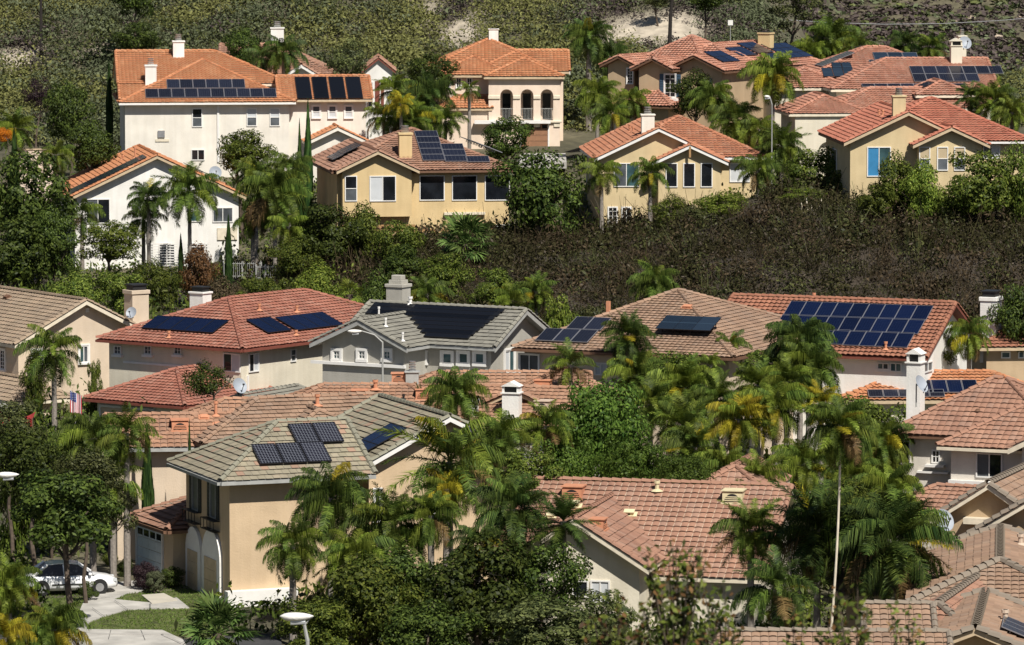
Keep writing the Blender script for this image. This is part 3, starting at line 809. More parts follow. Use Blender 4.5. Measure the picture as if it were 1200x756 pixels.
h.slab('2F', 772, 115, 795, 118, 'trim_white', o1=.5, name='balcony_ledge')
for x in (721.5, 732, 742): h.slab('3F', x, 133, x + 3.5, 152, 'trim_white', o1=.3, name='porch_post')
h.block(-8.6, -3.4, -2.6, 2, 'x', 'h', 'h', dz=-2.7, pitch=.5)
h.finish()

# big salmon house at the right with several hips
h = House('sprawling house under many salmon hipped roofs with dark solar arrays and a cream chimney', (937, 134, 350), 5, 8.8, 't_salmon', 'w_cream', 'trim_cream', pitch=.42)
h.block(-.8, 5.4, 0, 8, 'y', 'h', 'g', pitch=.40)
h.block(2.6, 15, 1.5, 8.5, 'x', 'h', 'g', dz=.3, pitch=.40)
h.block(3.6, 16.6, 8, 18, 'x', 'h', 'g', dz=1.5, pitch=.43)
h.block(3.0, 15.5, 16, 27, 'x', 'h', 'h', dz=2.1, pitch=.40)
h.block(-.6, 5.8, 12, 19, 'y', 'h', 'h', dz=1.45, pitch=.45)
h.block(9.2, 13.8, 2.6, 8.2, 'y', 'h', 'g', dz=1.25, pitch=.42, zb=h.h)
h.solar('2F', 1065, 80, 7, 2, 1.0, 1.35, 'sol_dark', 'frame_silver', counts=[7, 5]); h.solar('2F', 1009, 100.5, 8, 1, .98, .5, 'sol_dark', 'frame_silver')
h.solar('3L', 1011, 73, 3, 2, 1.15, 1.4, 'sol_slate', 'frame_silver', uv=(4.5, 4.6))
h.solar('4F', 962, 82, 3, 1, .8, 1.5, 'sol_slate', 'frame_black'); h.solar('3F', 978, 74, 2, 1, .75, 1.6, 'sol_slate', 'frame_black', uv=(2.2, 2.6)); h.solar('4L', 941, 85, 2, 1, .9, 1.3, 'sol_slate', 'frame_black', uv=(2.6, 2.4))
h.solar('3F', 1022, 64, 3, 2, 1.15, 1.4, 'sol_slate', 'frame_silver', counts=[3, 2], offs=[0, -.5])
h.chimney(1121, 76, 50, 13, '2F', cap='house', mat='w_cream'); h.chimney(1128, 62, 40, 9, '3F', cap='metal', mat='w_cream')
h.solar('5L', 1083, 112, 3, 1, .9, .8, 'sol_black', 'frame_black', uv=(1.2, 1.9))
aw = arched_wall(-.6, 4.6, -3, h.h - .05, [(1.9, 1.5, -2.9, 2.6)], .3); aw.build('arched_wall', M['w_cream'], h.root, Matrix.Translation((.3, .2, 0)))
h.finish()

# yellow house at the far right
h = House('yellow stucco house with coral tile roof, nested gables and blue film on one window', (989, 168, 321), 3, 8.0, 't_coral', 'w_yellow2', 'trim_brown', pitch=.47)
h.block(0, 8.9, 0, 15, 'y', 'g', 'g')
h.block(4.6, 9.9, -1.1, 7, 'y', 'g', 'g', dz=-.12, pitch=.46)
h.block(.7, 13.2, .9, 13.3, 'x', 'h', 'h', dz=.05, pitch=.44)
h.rake(0, 'a', 'trim_tan', .2); h.rake(1, 'a', 'trim_tan', .2); h.gutter(2, 'F')
h.chimney(1054, 135, 110, 15, '0L', cap='metal', mat='w_yellow2')
h.win('0F', 1016, 172, 1044, 207, 'sl', ('blind_blue', 'glass_teal'))
for x in (1077, 1098, 1118): h.win('1F', x, 172, x + 13, 200, 'dh', ('blind_tan', 'glass_grey'))
h.win('2F', 1152, 170, 1172, 186, 'sl', ('glass_grey', 'blind'))
h.win('0L', 976, 174, 981, 205, 'x', 'glass_grey')
for x in (1030, 1034.5): h.pipe(x, 137, '0L', .5)
h.finish()

# yellow house, middle
h = House('yellow stucco house with orange tile roof, nested white-trimmed gables and French doors', (696, 187, 338), 3, 5.6, 't_terra', 'w_yellow2', 'trim_white', pitch=.47)
h.block(0, 9.4, 0, 15, 'y', 'g', 'g')
h.block(4.1, 9.6, -1.3, 7, 'y', 'g', 'g', dz=-.2, pitch=.46)
h.block(.8, 12.6, .9, 12.7, 'x', 'h', 'h', dz=.05, pitch=.46)
h.rake(0, 'a', 'trim_white', .2); h.rake(1, 'a', 'trim_white', .2); h.gutter(2, 'F')
h.chimney(759.5, 155, 132, 15, '0L', cap='metal', mat='w_white')
h.win('0F', 719, 191, 749, 219, 'sl', ('glass_grey', 'glass_teal'))
for x in (780, 800.5, 821): h.win('1F', x, 191, x + 14, 219.5, 'x', 'glass')
h.win('2F', 855, 191, 879, 213.5, 'sl', ('blind', 'blind'))
for x in (712, 728): h.win('0F', x, 242, x + 12, 270, 'gg', 'glass', name='french_door', tw=.1)
for x in (780, 800): h.win('1F', x, 243, x + 14, 258, 'dh', ('glass_grey', 'glass'))
h.win('2F', 866, 241, 881, 258, 'sl', ('blind', 'glass_grey'))
h.win('0L', 688, 192, 692, 216, 'x', 'glass_grey')
for x in (738, 742): h.pipe(x, 156, '0L', .5)
mb = MB(); mb.box(6.75, 6.9, -1.36, -1.2, h.h + .2, h.h + 1.0); mb.build('gable_ornament', M['timber'], h.root)
h.finish()

# yellow house with tall chimney and stepped panels
h = House('yellow stucco house with pink-brown tile roof, stepped solar array and broad yellow chimney', (394, 201, 336), 9, 4.9, 't_pink', 'w_yellow', 'trim_brown', pitch=.47)
h.block(0, 6.0, -.2, 16, 'y', 'g', 'g', zb=2.55, pitch=.47)
h.block(-.3, 13.2, .7, 14.2, 'x', 'h', 'h', dz=-.05, pitch=.40)
h.rake(0, 'a', 'trim_tan', .2); h.gutter(1, 'F', 'trim_brown')
h.solar('1F', 485, 156, 1, 5, 1.68, 1.0, 'sol_dark', 'frame_silver'); h.solar('1F', 515, 171, 1, 3, 1.68, 1.0, 'sol_dark', 'frame_silver'); h.solar('1F', 545, 185.5, 1, 1, 1.68, 1.0, 'sol_dark', 'frame_silver')
h.solar('0L', 421, 160, 3, 1, 1.3, 1.5, 'sol_slate', 'frame_black', uv=(6.2, 3.0), lift=.3); h.solar('0L', 403, 170, 3, 1, 1.3, .9, 'sol_slate', 'frame_black', uv=(6.8, 1.5), lift=.3)
h.solar('1R', 556, 170, 6, 1, 1.0, 1.6, 'sol_dark', 'frame_silver')
h.chimney(475.5, 186, 153, 15, '1F', cap='metal', mat='w_yellow')
h.win('0F', 404, 206, 418.5, 236, 'dh', ('glass', 'glass_grey')); h.win('0F', 433, 206, 464, 236, 'sl', ('blind', 'glass'))
for x in (491.5, 529.5, 568): h.win('1F', x, 205.5, x + 29.5, 235, 'x', 'glass')
h.win('1F', 567, 263, 600, 290, 'sl', ('blind', 'glass_grey'))
h.slab('1F', 520, 248.5, 568, 251.5, 'trim_cream', o1=.3, name='awning')
mb = MB(); mb.box(.35, 5.7, -.1, .1, 1.75, 1.98); mb.box(.35, 11, -2.2, -2.05, 1.6, 1.8); mb.build('beam', M['timber'], h.root)
for x in (2.9, 6.8, 10.7):
    mb = MB(); mb.box(x, x + .2, -2.25, -2.0, -2, 1.6); mb.build('post', M['timber'], h.root)
for k in range(22):
    mb = MB(); mb.box(.4 + k * .48, .5 + k * .48, -2.5, 1.0, 1.8, 1.9); mb.build('pergola_slat', M['trim_brown'], h.root)
h.finish()

# white gabled house at the left
h = House('white gabled house with orange tile rake, black panels along its left slope and dish', (80, 233, 338), 10, 3.2, 't_orange', 'w_bright', 'trim_tan', pitch=.47)
h.block(0, 12.9, 0, 14, 'y', 'g', 'g')
h.rake(0, 'a', 'trim_tan', .2)
h.solar('0L', 0, 0, 3, 4, 1.05, 1.5, 'sol_slate', 'frame_black', uv=(9.9, 6.5))
h.solar('0R', 243, 199, 4, 1, 1.0, 1.5, 'sol_dark', 'frame_black', uv=(1.2, 4.6), lift=.3)
h.pipe(158.5, 186, '0L', .85); h.pipe(207.5, 187, '0R', .85); h.pipe(144, 188, '0L', .4)
h.win('0F', 100.5, 233, 129, 262, 'sl', ('glass_grey', 'glass')); h.win('0F', 222, 247, 235, 260, 'x', 'glass_teal'); h.win('0F', 249, 243, 273, 260.5, 'sl', ('glass_grey', 'glass_grey'))
h.win('0F', 186, 286, 205, 312, 'sl', 'glass'); h.win('0F', 222, 285, 240, 298, 'sl', 'glass')
h.slab('0F', 254.5, 267, 278, 281, 'trim_cream', o1=.1, name='awning')
h.finish()

# ------------------------------------------------------------------ houses, middle row
h = House('beige gabled house with tan tile roof at the left edge, palm in front', (17, 405, 268), 34, -.6, 't_tan', 'w_beige', 'trim_cream', 'low', pitch=.5, du=.32)
h.block(0, 9.4, 0, 17, 'y', 'g', 'g'); h.rake(0, 'a', 'trim_cream', .22)
h.block(-2.6, 1.5, -4.5, 12, 'y', 'h', 'g', dz=-2.75)
h.win('0F', 92.5, 405, 103, 425, 'sl', ('glass_teal', 'glass_grey'), surround=.1); h.win('0F', 37, 410, 48, 426, 'sl', 'glass_grey', surround=.1)
h.win('0F', 34, 463, 43, 482, 'dh', ('glass_grey', 'glass'), surround=.08)
h.win('0L', 1, 410, 6.5, 433, 'gg', 'glass', surround=.1)
h.slab('0F', 100, 361, 104, 366, 'trim_white', name='gable_vent')
h.flat_vent(9, 350, '0L', 'trim_brown', .6, .05)
h.garage('1F', 2, 475, 18, 497, 'trim_white', False)
h.chimney(165, 382, 338, 22, None, Y=274, cap='black', mat='w_beige', depth=1.0)
h.finish()

h = House('off-white house with red hipped tile roof and three blue solar arrays', (113, 397.5, 263.5), -36, 0., 't_red', 'w_cream', 'trim_red', 'low', pitch=.41, du=.29, ex=.31, ze=5.46)
h.block(0, 10.6, 0, 17.5, 'y', 'h', 'h')
gx, gy = h.l(99, 467, -2.7)
h.block(gx, gx + 7.2, gy, 3, 'y', 'h', 'g', dz=-2.7, pitch=.42)
h.solar('0F', 186, 373, 5, 1, 1.02, 1.55, 'sol_blue', 'frame_black', fw=.02)
h.solar('0R', 287, 378, 2, 1, 1.05, 1.7, 'sol_blue', 'frame_black', uv=None, fw=.02); h.solar('0R', 321, 375, 4, 1, 1.05, 1.7, 'sol_blue', 'frame_black', fw=.02)
h.chimney(230, 361, 341, 20, None, Y=270.5, cap='black', mat='w_bright')
for x in (134, 169.5, 204.5): h.win('0F', x, 405, x + 8.5, 415.5, 'g', ('glass_grey', 'glass'), sill=True)
h.win('0F', 262, 414, 282, 436, 'sl', ('glass', 'blind')); h.win('0R', 291, 414, 303, 436, 'sl', ('glass', 'blind')); h.win('0R', 340, 409, 346.5, 424, 'dh', 'glass_grey')
h.slab('0F', 145, 425.5, 215, 428, 'trim_white', name='trim_board')
h.slab('0R', 289, 440, 290.5, 490, 'trim_white', name='downpipe', o1=.1)
for p in ((304, 365), (348, 367), (198, 397)): h.pipe(p[0], p[1], '0R' if p[0] > 280 else '0F', .45)
h.pipe(347, 394, '0R', .35)
h.gutter(0, 'FR', 'trim_red'); h.gutter(1, 'FR', 'trim_red')
h.garage('1F', 119, 479, 180, 505, 'w_beige', False)
h.finish()

h = House('grey stucco house with grey tile roof covered in black solar shingles', (363, 402.5, 255), -29.5, .2, 't_grey', 'w_grey', 'trim_grey', 'flat', pitch=.445, du=.42, ze=6.03)
h.block(0, 6.2, 0, 8.0, 'y', 'g', 'g'); rx, ry = h.l(433, 355, 2.2)
h.block(.3, 10.25, 2.35, 9.35, 'x', 'g', 'g', dz=.02, pitch=.51)
h.block(3.0, 11.5, -5.2, 2.6, 'x', 'h', 'g', dz=-3.3, pitch=.42)
h.block(-3.5, 2.6, -6.5, -.5, 'y', 'g', 'g', dz=-3.6, pitch=.42)
h.rake(0, 'a', 'trim_grey'); h.rake(1, 'b', 'trim_grey'); h.rake(3, 'a', 'trim_grey')
for r in range(8):                                              # solar shingle strips in courses, ending at the valley
    w_ = 3.78 - r * .40; a_ = .45 if w_ > 2.95 else 3.15 + (2.95 - w_) * 1.06
    h.solar('1F', 0, 0, 1, 1, 8.75 - .1 * r - a_, .375, 'sol_black', 'frame_black', uv=(a_, w_), lift=.13, fw=.012)
h.chimney(462, 357, 333, 22, '1B', cap='stack', mat='w_grey', depth=.9)
for x in (391, 420.5, 450): h.win('0F', x, 411, x + 8, 421, 'g', ('glass_teal',), surround=.14)
h.win('0R', 499, 412, 504.5, 425, 'x', 'glass', surround=.1)
for x in (519, 538, 557): h.win('1F', x, 413.5, x + 11, 426, 'x', 'glass_teal', surround=.14)
h.win('1R', 591, 410, 602, 437, 'sl', ('blind', 'glass_teal'), surround=.1)
h.slab('0F', 366, 425, 476, 428.5, 'trim_white', o1=.2, name='trim_board')
for p in ((444, 371), (452, 384), (472, 401)): h.pipe(p[0], p[1], '0R', .55, 'trim_white', .05)
h.pipe(481, 358, '1F', .5, 'trim_white', .09)
h.finish()

h = House('low house with wide tan-pink tile roof, one raised solar panel and a small array', (600, 408, 258), -25, .2, 't_brown', 'w_beige', 'trim_brown', 'low', pitch=.45, ex=.31, ze=6.25)
h.block(0, 12.8, 0, 15.2, 'x', 'h', 'h', pitch=.36)
h.solar('0F', 641, 388, 3, 1, 1.0, 1.55, 'sol_dark', 'frame_silver'); h.solar('0F', 677, 374.5, 2, 1, 1.0, 1.55, 'sol_dark', 'frame_silver')
h.solar('0F', 783, 379, 3, 1, 1.05, 1.7, 'sol_slate', 'frame_black', lift=.45, gap=.0, fw=.01); 
h.win('0F', 609, 415, 632, 439, 'sl', ('glass_grey', 'glass_grey'), surround=.05); h.win('0F', 697, 425, 712, 440, 'sl', 'blind')
h.chimney(712, 369, 353, 4, '0F', cap='bare', mat='clay', depth=.2); h.flat_vent(806, 362, '0F', 'clay', .7, .05)
h.gutter(0, 'FR', 'trim_brown')
h.finish()

h = House('white house with rust tile roof carrying a large blue solar array', (1075, 420, 250), -23, .1, 't_rust', 'w_bright', 'trim_red', 'barrel', pitch=.50, du=.3)
h.block(-12.4, .5, 0, 10.2, 'x', 'g', 'g'); h.rake(0, 'b', 'trim_red', .16)
h.solar('0F', 928, 356, 9, 1, .895, 1.52, 'sol_blue', 'frame_silver', gap=.018, fw=.02)
h.solar('0F', 918, 371.5, 9, 1, .895, 1.52, 'sol_blue', 'frame_silver', gap=.018, fw=.02); h.solar('0F', 905, 386.5, 5, 1, .895, 1.52, 'sol_blue', 'frame_silver', gap=.018, fw=.02)
h.solar('0F', 998, 390.5, 4, 1, .895, 1.52, 'sol_blue', 'frame_silver', gap=.018, fw=.02)
h.chimney(1157.5, 392, 346, 19, None, Y=262, cap='black', mat='w_bright', depth=1.1)
h.chimney(881, 372, 359, 13, None, Y=262, cap='black', mat='w_bright')
h.win('0F', 1028, 425, 1042, 436, 'sl', ('glass_teal', 'glass_grey')); h.win('0F', 1043, 425, 1057, 436, 'sl', ('glass_teal', 'glass_teal'))
h.win('0R', 1082, 424, 1092, 436, 'sl', ('glass_grey', 'glass_grey'))
h.slab('0F', 1026, 432, 1043, 436, 'trim_white', name='trim_board')
h.win('0F', 868, 424, 876, 441, 'x', 'glass_grey', surround=.05)
h.pipe(954, 349.5, '0F', .3); h.pipe(1038, 411, '0F', .5)
h.finish()

h = House('low tan house with rust roof half hidden by a tree at the right edge', (1148, 408, 256), 6, .2, 't_rust', 'w_tan', 'trim_tan', 'barrel', pitch=.45, ze=5.2)
h.block(0, 7, 0, 9, 'x', 'h', 'g'); h.solar('0L', 1163, 394, 3, 2, 1.0, 1.4, 'sol_dark', 'frame_silver', uv=(3.0, 3.9))
h.win('0F', 1173, 412, 1184, 420, 'x', 'glass_teal'); h.win('0F', 1193, 412, 1200, 420, 'x', 'glass_teal')
h.finish()

# ------------------------------------------------------------------ houses, between the rows
h = House('cream house with adobe-orange tile roof and a louvred roof vent behind the slim cypress', (124, 526, 211), 6, 0., 't_adobe', 'w_beige', 'trim_grey', 'low', pitch=.45, du=.31, ze=5.35)
h.block(0, 8.6, 0, 5.6, 'x', 'g', 'g', pitch=.42); h.gutter(0, 'F', 'trim_grey')
h.block(2.0, 8.9, .5, 7.5, 'x', 'h', 'g', dz=.1, pitch=.46)
h.dorm(211, 506, '0F', .75, .38); h.flat_vent(239, 491, '1F', 'clay', .5, .02); h.pipe(253, 489, '1F', .75)
h.flat_vent(258, 500, '1F', 'clay', .7, .03)
h.finish()

h = House('house with brown-tan hipped roof wedged behind the olive roof with solar panels', (236, 521, 214), 19, 0., 't_brown', 'w_beige', 'trim_brown', 'flat', pitch=.50, du=.34, ze=5.6)
h.block(0, 13, 0, 7.4, 'x', 'h', 'h', pitch=.42)
h.block(3.6, 8.2, -1.0, 5, 'y', 'h', 'g', dz=.12, pitch=.46)
h.pipe(372, 477, '0F', .6, 'clay', .09)
h.finish()

h = House('long adobe-orange roof with two louvred vents below the grey house', (293, 496, 230.5), 0, 0., 't_adobe', 'w_cream', 'trim_tan', 'low', pitch=.43, du=.31)
h.block(0, 11.2, 0, 7, 'x', 'h', 'h')
h.block(5.6, 17, 7.2, 14.2, 'x', 'h', 'g', dz=-.1, pitch=.43)
h.dorm(421, 470, '0F', .75, .38); h.dorm(496, 469, '0F', .75, .38); h.dorm(467, 449, '1F', .7, .34)
h.pipe(440, 458, '0F', .55, 'clay', .1); h.pipe(473, 470, '0F', .35, 'black', .05)
h.chimney(483, 452, 434, 15, '1F', cap='metal', mat='trim_grey')
h.finish()

h = House('adobe-brown tile roof with clay vents and white gabled chimney beside the feathery tree', (562, 500, 222), -14, 0., 't_adobe', 'w_cream', 'trim_tan', 'low', pitch=.46, ze=4.0, du=.31)
h.block(-2, 6.2, 0, 7.4, 'x', 'g', 'g', pitch=.43)
h.block(-1.5, 4.1, 2, 13, 'y', 'g', 'g', dz=.35, pitch=.46)
h.chimney(598, 494, 455, 20, '0F', cap='house', mat='w_bright'); h.chimney(551, 498, 466, 12, '0F', cap='flat', mat='w_bright')
h.dorm(635, 482, '0F', .75, .36, 'cap_pink'); h.dorm(645, 458, '1R', .7, .4); h.dorm(672, 452, '1R', .7, .4); h.pipe(653, 441, '1R', .5, 'clay', .1)
h.solar('0F', 629, 516, 3, 1, .9, 1.3, 'sol_mono', 'frame_silver')
h.finish()

h = House('orange tile roof with a sloping solar array behind the tall white chimney', (992, 470, 236), 2, 0., 't_orange', 'w_cream', 'trim_tan', 'barrel', pitch=.45, ze=3.4)
h.block(0, 11, 0, 5.8, 'x', 'h', 'h', pitch=.42); h.pipe(1017, 445, '0F', .3)
h.solar('0F', 1098, 451, 4, 1, .8, 1.4, 'sol_blue', 'frame_silver', uv=(3.9, 2.0)); h.solar('0F', 1010, 474, 5, 1, .8, .8, 'sol_dark', 'frame_silver', uv=(1.2, .95))
h.finish()

h = House('bone-white house with pink-brown tile roof and dark slatted sash windows at the right', (1041, 508, 210), -23, 0., 't_pink', 'w_bone', 'trim_brown', 'low', pitch=.55, du=.31, ze=6.0, near=True)
h.block(0, 8.2, 0, 7.6, 'x', 'h', 'h', pitch=.60, tiles_on='FLR')
bx, by = h.l(1098, 523, -.2)
h.block(bx, bx + 9, by, by + 8.4, 'x', 'h', 'g', dz=-.2, pitch=.52, tiles_on='FLR'); h.gutter(1, 'F', 'trim_cream')
h.block(bx + 3.6, bx + 7.2, by - 1.0, by + 5, 'y', 'g', 'g', dz=-.05, pitch=.5); h.rake(2, 'a', 'trim_cream')
h.block(bx - 2.2, bx + 5, by - 2.6, by + 2, 'x', 'h', 'h', dz=-3.0, pitch=.45, tiles_on='FLR')
h.win('0F', 1055, 516, 1067, 544, 'dh', 'glass'); h.win('0F', 1092, 527, 1102, 543, 'g', 'glass'); h.slab('0F', 1086, 544, 1108, 547, 'trim_white', o1=.3, name='balcony_ledge')
h.slab('0F', 1076, 552, 1112, 554.5, 'trim_white', o1=.2, name='trim_board')
h.win('1F', 1144, 531, 1175, 560, 'sl', ('glass_grey', 'glass'), tw=.06); h.slab('1F', 1113, 563, 1165, 567, 'trim_white', o1=.25, name='trim_board')
h.chimney(1070, 485, 417, 17, None, Y=213.5, cap='house', mat='w_bright')
h.pipe(1146, 483, '0F', .15, 'trim_brown', .06)
h.finish()

# ------------------------------------------------------------------ houses, front row
h = House('tan two-storey house with olive tile roof, black solar panels, white arched doorways', (258, 565, 198), 21, 0., 't_olive', 'w_sand', 'trim_grey', 'flat', pitch=.53, du=.34, near=True, capm='t_ridge_olive')
h.block(0, 7.0, 0, 7.5, 'x', 'h', 'g', tiles_on='FLR', inset=.6); h.gutter(0, 'FL', 'trim_grey')
wx, wy = h.l(424, 548)
h.block(wx, wx + 8.2, wy, 12, 'y', 'g', 'g', pitch=.50, tiles_on='FLR'); h.rake(1, 'a', 'trim_white', .2)
h.solar('0F', 336, 500.5, 2, 1, 1.06, 1.50, 'sol_mono', 'frame_black', gap=.03); h.solar('0F', 293, 524.5, 3, 1, 1.06, 1.5, 'sol_mono', 'frame_black', gap=.03)
h.solar('1L', 460, 500, 2, 3, 1.06, 1.5, 'sol_blue', 'frame_black', fw=.02)
h.win('0L', 226, 557, 233, 598, 'x', 'glass_grey', tw=.05, shutters='shutter_dark', trim='trim_grey'); h.win('0L', 247, 566, 254, 607, 'x', 'glass_grey', tw=.05, shutters='shutter_dark', trim='trim_grey')
h.win('1F', 438, 573, 446, 608, 'x', 'glass', surround=.06, sill=True); h.win('1F', 506, 575, 516, 600, 'x', 'glass_grey', surround=.06); h.win('1F', 523, 633, 529, 648, 'x', 'glass_grey', trim='trim_white')
for q, (l_, r_) in enumerate(((221, 238), (240, 261))):         # white arched surrounds on the shaded side
    u0, u1, z0, z1, mp = h.rect('0L', l_, 640, r_, 696)
    z0 = -.2; w = u1 - u0
    zs = 1.75; p0 = mp((u0 + u1) / 2, 0, .0)
    RM = Matrix.Translation(p0) @ Matrix.Rotation(-math.pi / 2, 4, 'Z')
    out = [(-w / 2, -.005, z0), (w / 2, -.005, z0)] + [(math.cos(a) * w / 2, -.005, zs + math.sin(a) * w / 2) for a in np.linspace(0, math.pi, 17)]
    tp = MB(); tp.prism(out, (0, -.14, 0)); sd = tp.build('arch_surround', M['trim_white'], h.root, RM)
    s_ = w * .33; db = MB()
    for k in range(4): db.box(-s_, s_, -.175, -.147, z0 + k * .5, z0 + k * .5 + .485)
    db.build('garage_door', M['trim_tan'], h.root, RM)
h.slab('0F', 263, 690, 345, 712, 'trim_white', o1=.5, name='low_wall')
for (l_, r_) in ((222, 236), (243, 258)):                        # iron flower-box brackets
    u0, u1, z0, z1, mp = h.rect('0L', l_, 598 if l_ < 230 else 608, r_, 612 if l_ < 230 else 621); mb = MB()
    for k in range(5): h.fbox(mb, mp, u0 + (u1 - u0) * k / 4 - .012, u0 + (u1 - u0) * k / 4 + .012, z0, z1, .30, .325)
    h.fbox(mb, mp, u0, u1, z1 - .03, z1, .01, .33); h.fbox(mb, mp, u0, u1, z0, z0 + .03, .01, .33)
    mb.build('window_box', M['black'], h.root)
h.finish()
h = House('low garage with brown tile roof and pale blue panelled door beside the driveway', (195, 622, 200), 25, 0., 't_pink', 'w_sand', 'trim_brown', 'flat', pitch=.45, du=.34, near=True, ze=2.6, name='garage', cat='garage')
h.block(0, 6.0, 0, 5.0, 'x', 'h', 'g', tiles_on='FLR'); h.gutter(0, 'FL', 'trim_brown')
h.garage('0L', 162, 620, 191, 668, 'door_blue', True)
h.finish()

h = House('single-storey house with pink tile roof, gabled wing and cream roof vents in the front', (612, 562, 196), -13, 0., 't_pink', 'w_cream', 'trim_cream', 'low', pitch=.47, du=.31, ze=2.9, near=True, ex=.37)
rx, ry = h.l(614, 562, 2.45)
h.block(rx, rx + 11.6, ry - 6.5, ry + 6.5, 'x', 'g', 'g', dz=-.6, tiles_on='FLR')
wr, wr2 = h.l(672, 609, 1.95)
h.block(wr - 3.15, wr + 3.15, wr2, wr2 + 8, 'y', 'g', 'g', dz=.0, pitch=.62, tiles_on='FLR'); h.rake(1, 'a', 'trim_cream', .22)
ax, ay = h.l(862, 547, 2.35)
h.block(ax - 1.75, ax + 1.75, ay - 1.75, ay + 4, 'y', 'h', 'g', dz=1.35, pitch=.57, tiles_on='FLR', inset=.2)
h.dorm(670, 586, '0F', .85, .42, 'clay'); h.dorm(858, 591, '0F', .85, .42, 'cap_yel')
h.pipe(770, 577, '0F', .5, 'cap_yel', .09); h.flat_vent(738, 605, '0F', 'cap_yel', .65, .12); h.flat_vent(674, 595, '0F', 'cap_yel', .6, .15)
h.dorm(709, 622, '1R', .75, .36, 'clay'); h.flat_vent(646, 607, '0F', 'cap_yel', .5, .05)
h.win('1F', 671, 680, 690, 700, 'x', 'glass'); h.win('1F', 692, 680, 715, 706, 'sl', ('blind', 'blind'))
h.finish()

h = House('near right roof with tan barrel ridge tiles over a small cream-edged gable, dish in front', (1158, 568, 197), -20, 0., 't_brown', 'w_tan', 'trim_cream', 'low', pitch=.66, du=.31, near=True, capm='t_ridge', capr=1.35)
h.block(-3.1, 3.1, 0, 9, 'y', 'g', 'g', dz=-3.1 * .66, tiles_on='FLR'); h.rake(0, 'a', 'trim_cream', .2)
cx, cy = h.l(1206, 587, -.2)
h.block(cx - 3.6, cx + 3.6, cy, cy + 7, 'y', 'g', 'g', dz=-.2 - 3.6 * .62, pitch=.62, tiles_on='FLR'); h.rake(1, 'a', 'trim_cream', .2)
h.slab('0F', 1132, 606, 1162, 613, 'trim_cream', o1=.5, name='trim_board')
h.solar('1R', 0, 0, 3, 1, 1.2, 1.0, 'sol_black', 'frame_black', uv=(1.2, 3.4), lift=.2)
h.finish()

h = House('low tan roof with a thick grey ridge running towards the camera at the right edge', (1172, 657, 183), -6, 0., 't_brown', 'w_tan', 'trim_tan', 'low', pitch=.36, du=.31, near=True, capm='t_ridge', capr=1.5)
h.block(-3.6, 3.6, -3.6, 9.8, 'y', 'h', 'g', dz=-3.6 * .36, tiles_on='FLR')
h.block(-6.6, -2.6, 1.4, 6.4, 'x', 'g', 'h', dz=-1.7, tiles_on='FLR', pitch=.42)
h.pipe(1196, 640, '0R', .5, 'cap_pink', .1)
h.finish()

h = House('dull salmon tile roof slope between the two tan roofs in the lower right corner', (1080, 722, 172), -17, 0., 't_pink', 'w_tan', 'trim_tan', 'low', pitch=.50, du=.31, near=True, capm='t_ridge', capr=1.35)
h.block(-3.0, 3.0, 0, 14, 'y', 'h', 'g', dz=-1.5, tiles_on='FLR'); h.pipe(1174, 692, '0R', .4, 'clay', .09)
h.finish()

h = House('nearest tan roof at the bottom right with black skylights and a cream pipe', (1143, 738, 168), -8, 0., 't_brown', 'w_tan', 'trim_tan', 'low', pitch=.40, du=.31, near=True, capm='t_ridge', capr=1.5)
h.block(-3.0, 3.0, 0, 9.5, 'y', 'g', 'g', dz=-1.2, tiles_on='FLR'); h.rake(0, 'a', 'trim_tan', .2)
h.solar('0R', 0, 0, 3, 1, .9, 1.5, 'sol_black', 'frame_silver', uv=(1.6, 2.4), lift=.2); h.pipe(1178, 730, '0R', .5, 'cap_pink', .1)
h.finish()
h = House('tan tile roof in the bottom foreground behind the blurred twigs', (1112, 742, 166), -2, 0., 't_brown', 'w_tan', 'trim_tan', 'low', pitch=.42, du=.31, near=True, capm='t_ridge')
h.block(-8.6, 0, -2.6, 2.6, 'x', 'g', 'g', dz=-2.6 * .42, tiles_on='FLR'); ex_, ey_ = h.l(1093, 709, .1)
h.block(ex_ - 2.6, ex_, ey_ - 2.4, ey_ + 2.4, 'x', 'g', 'g', dz=.1 - 2.4 * .42, tiles_on='FLR')
h.finish()
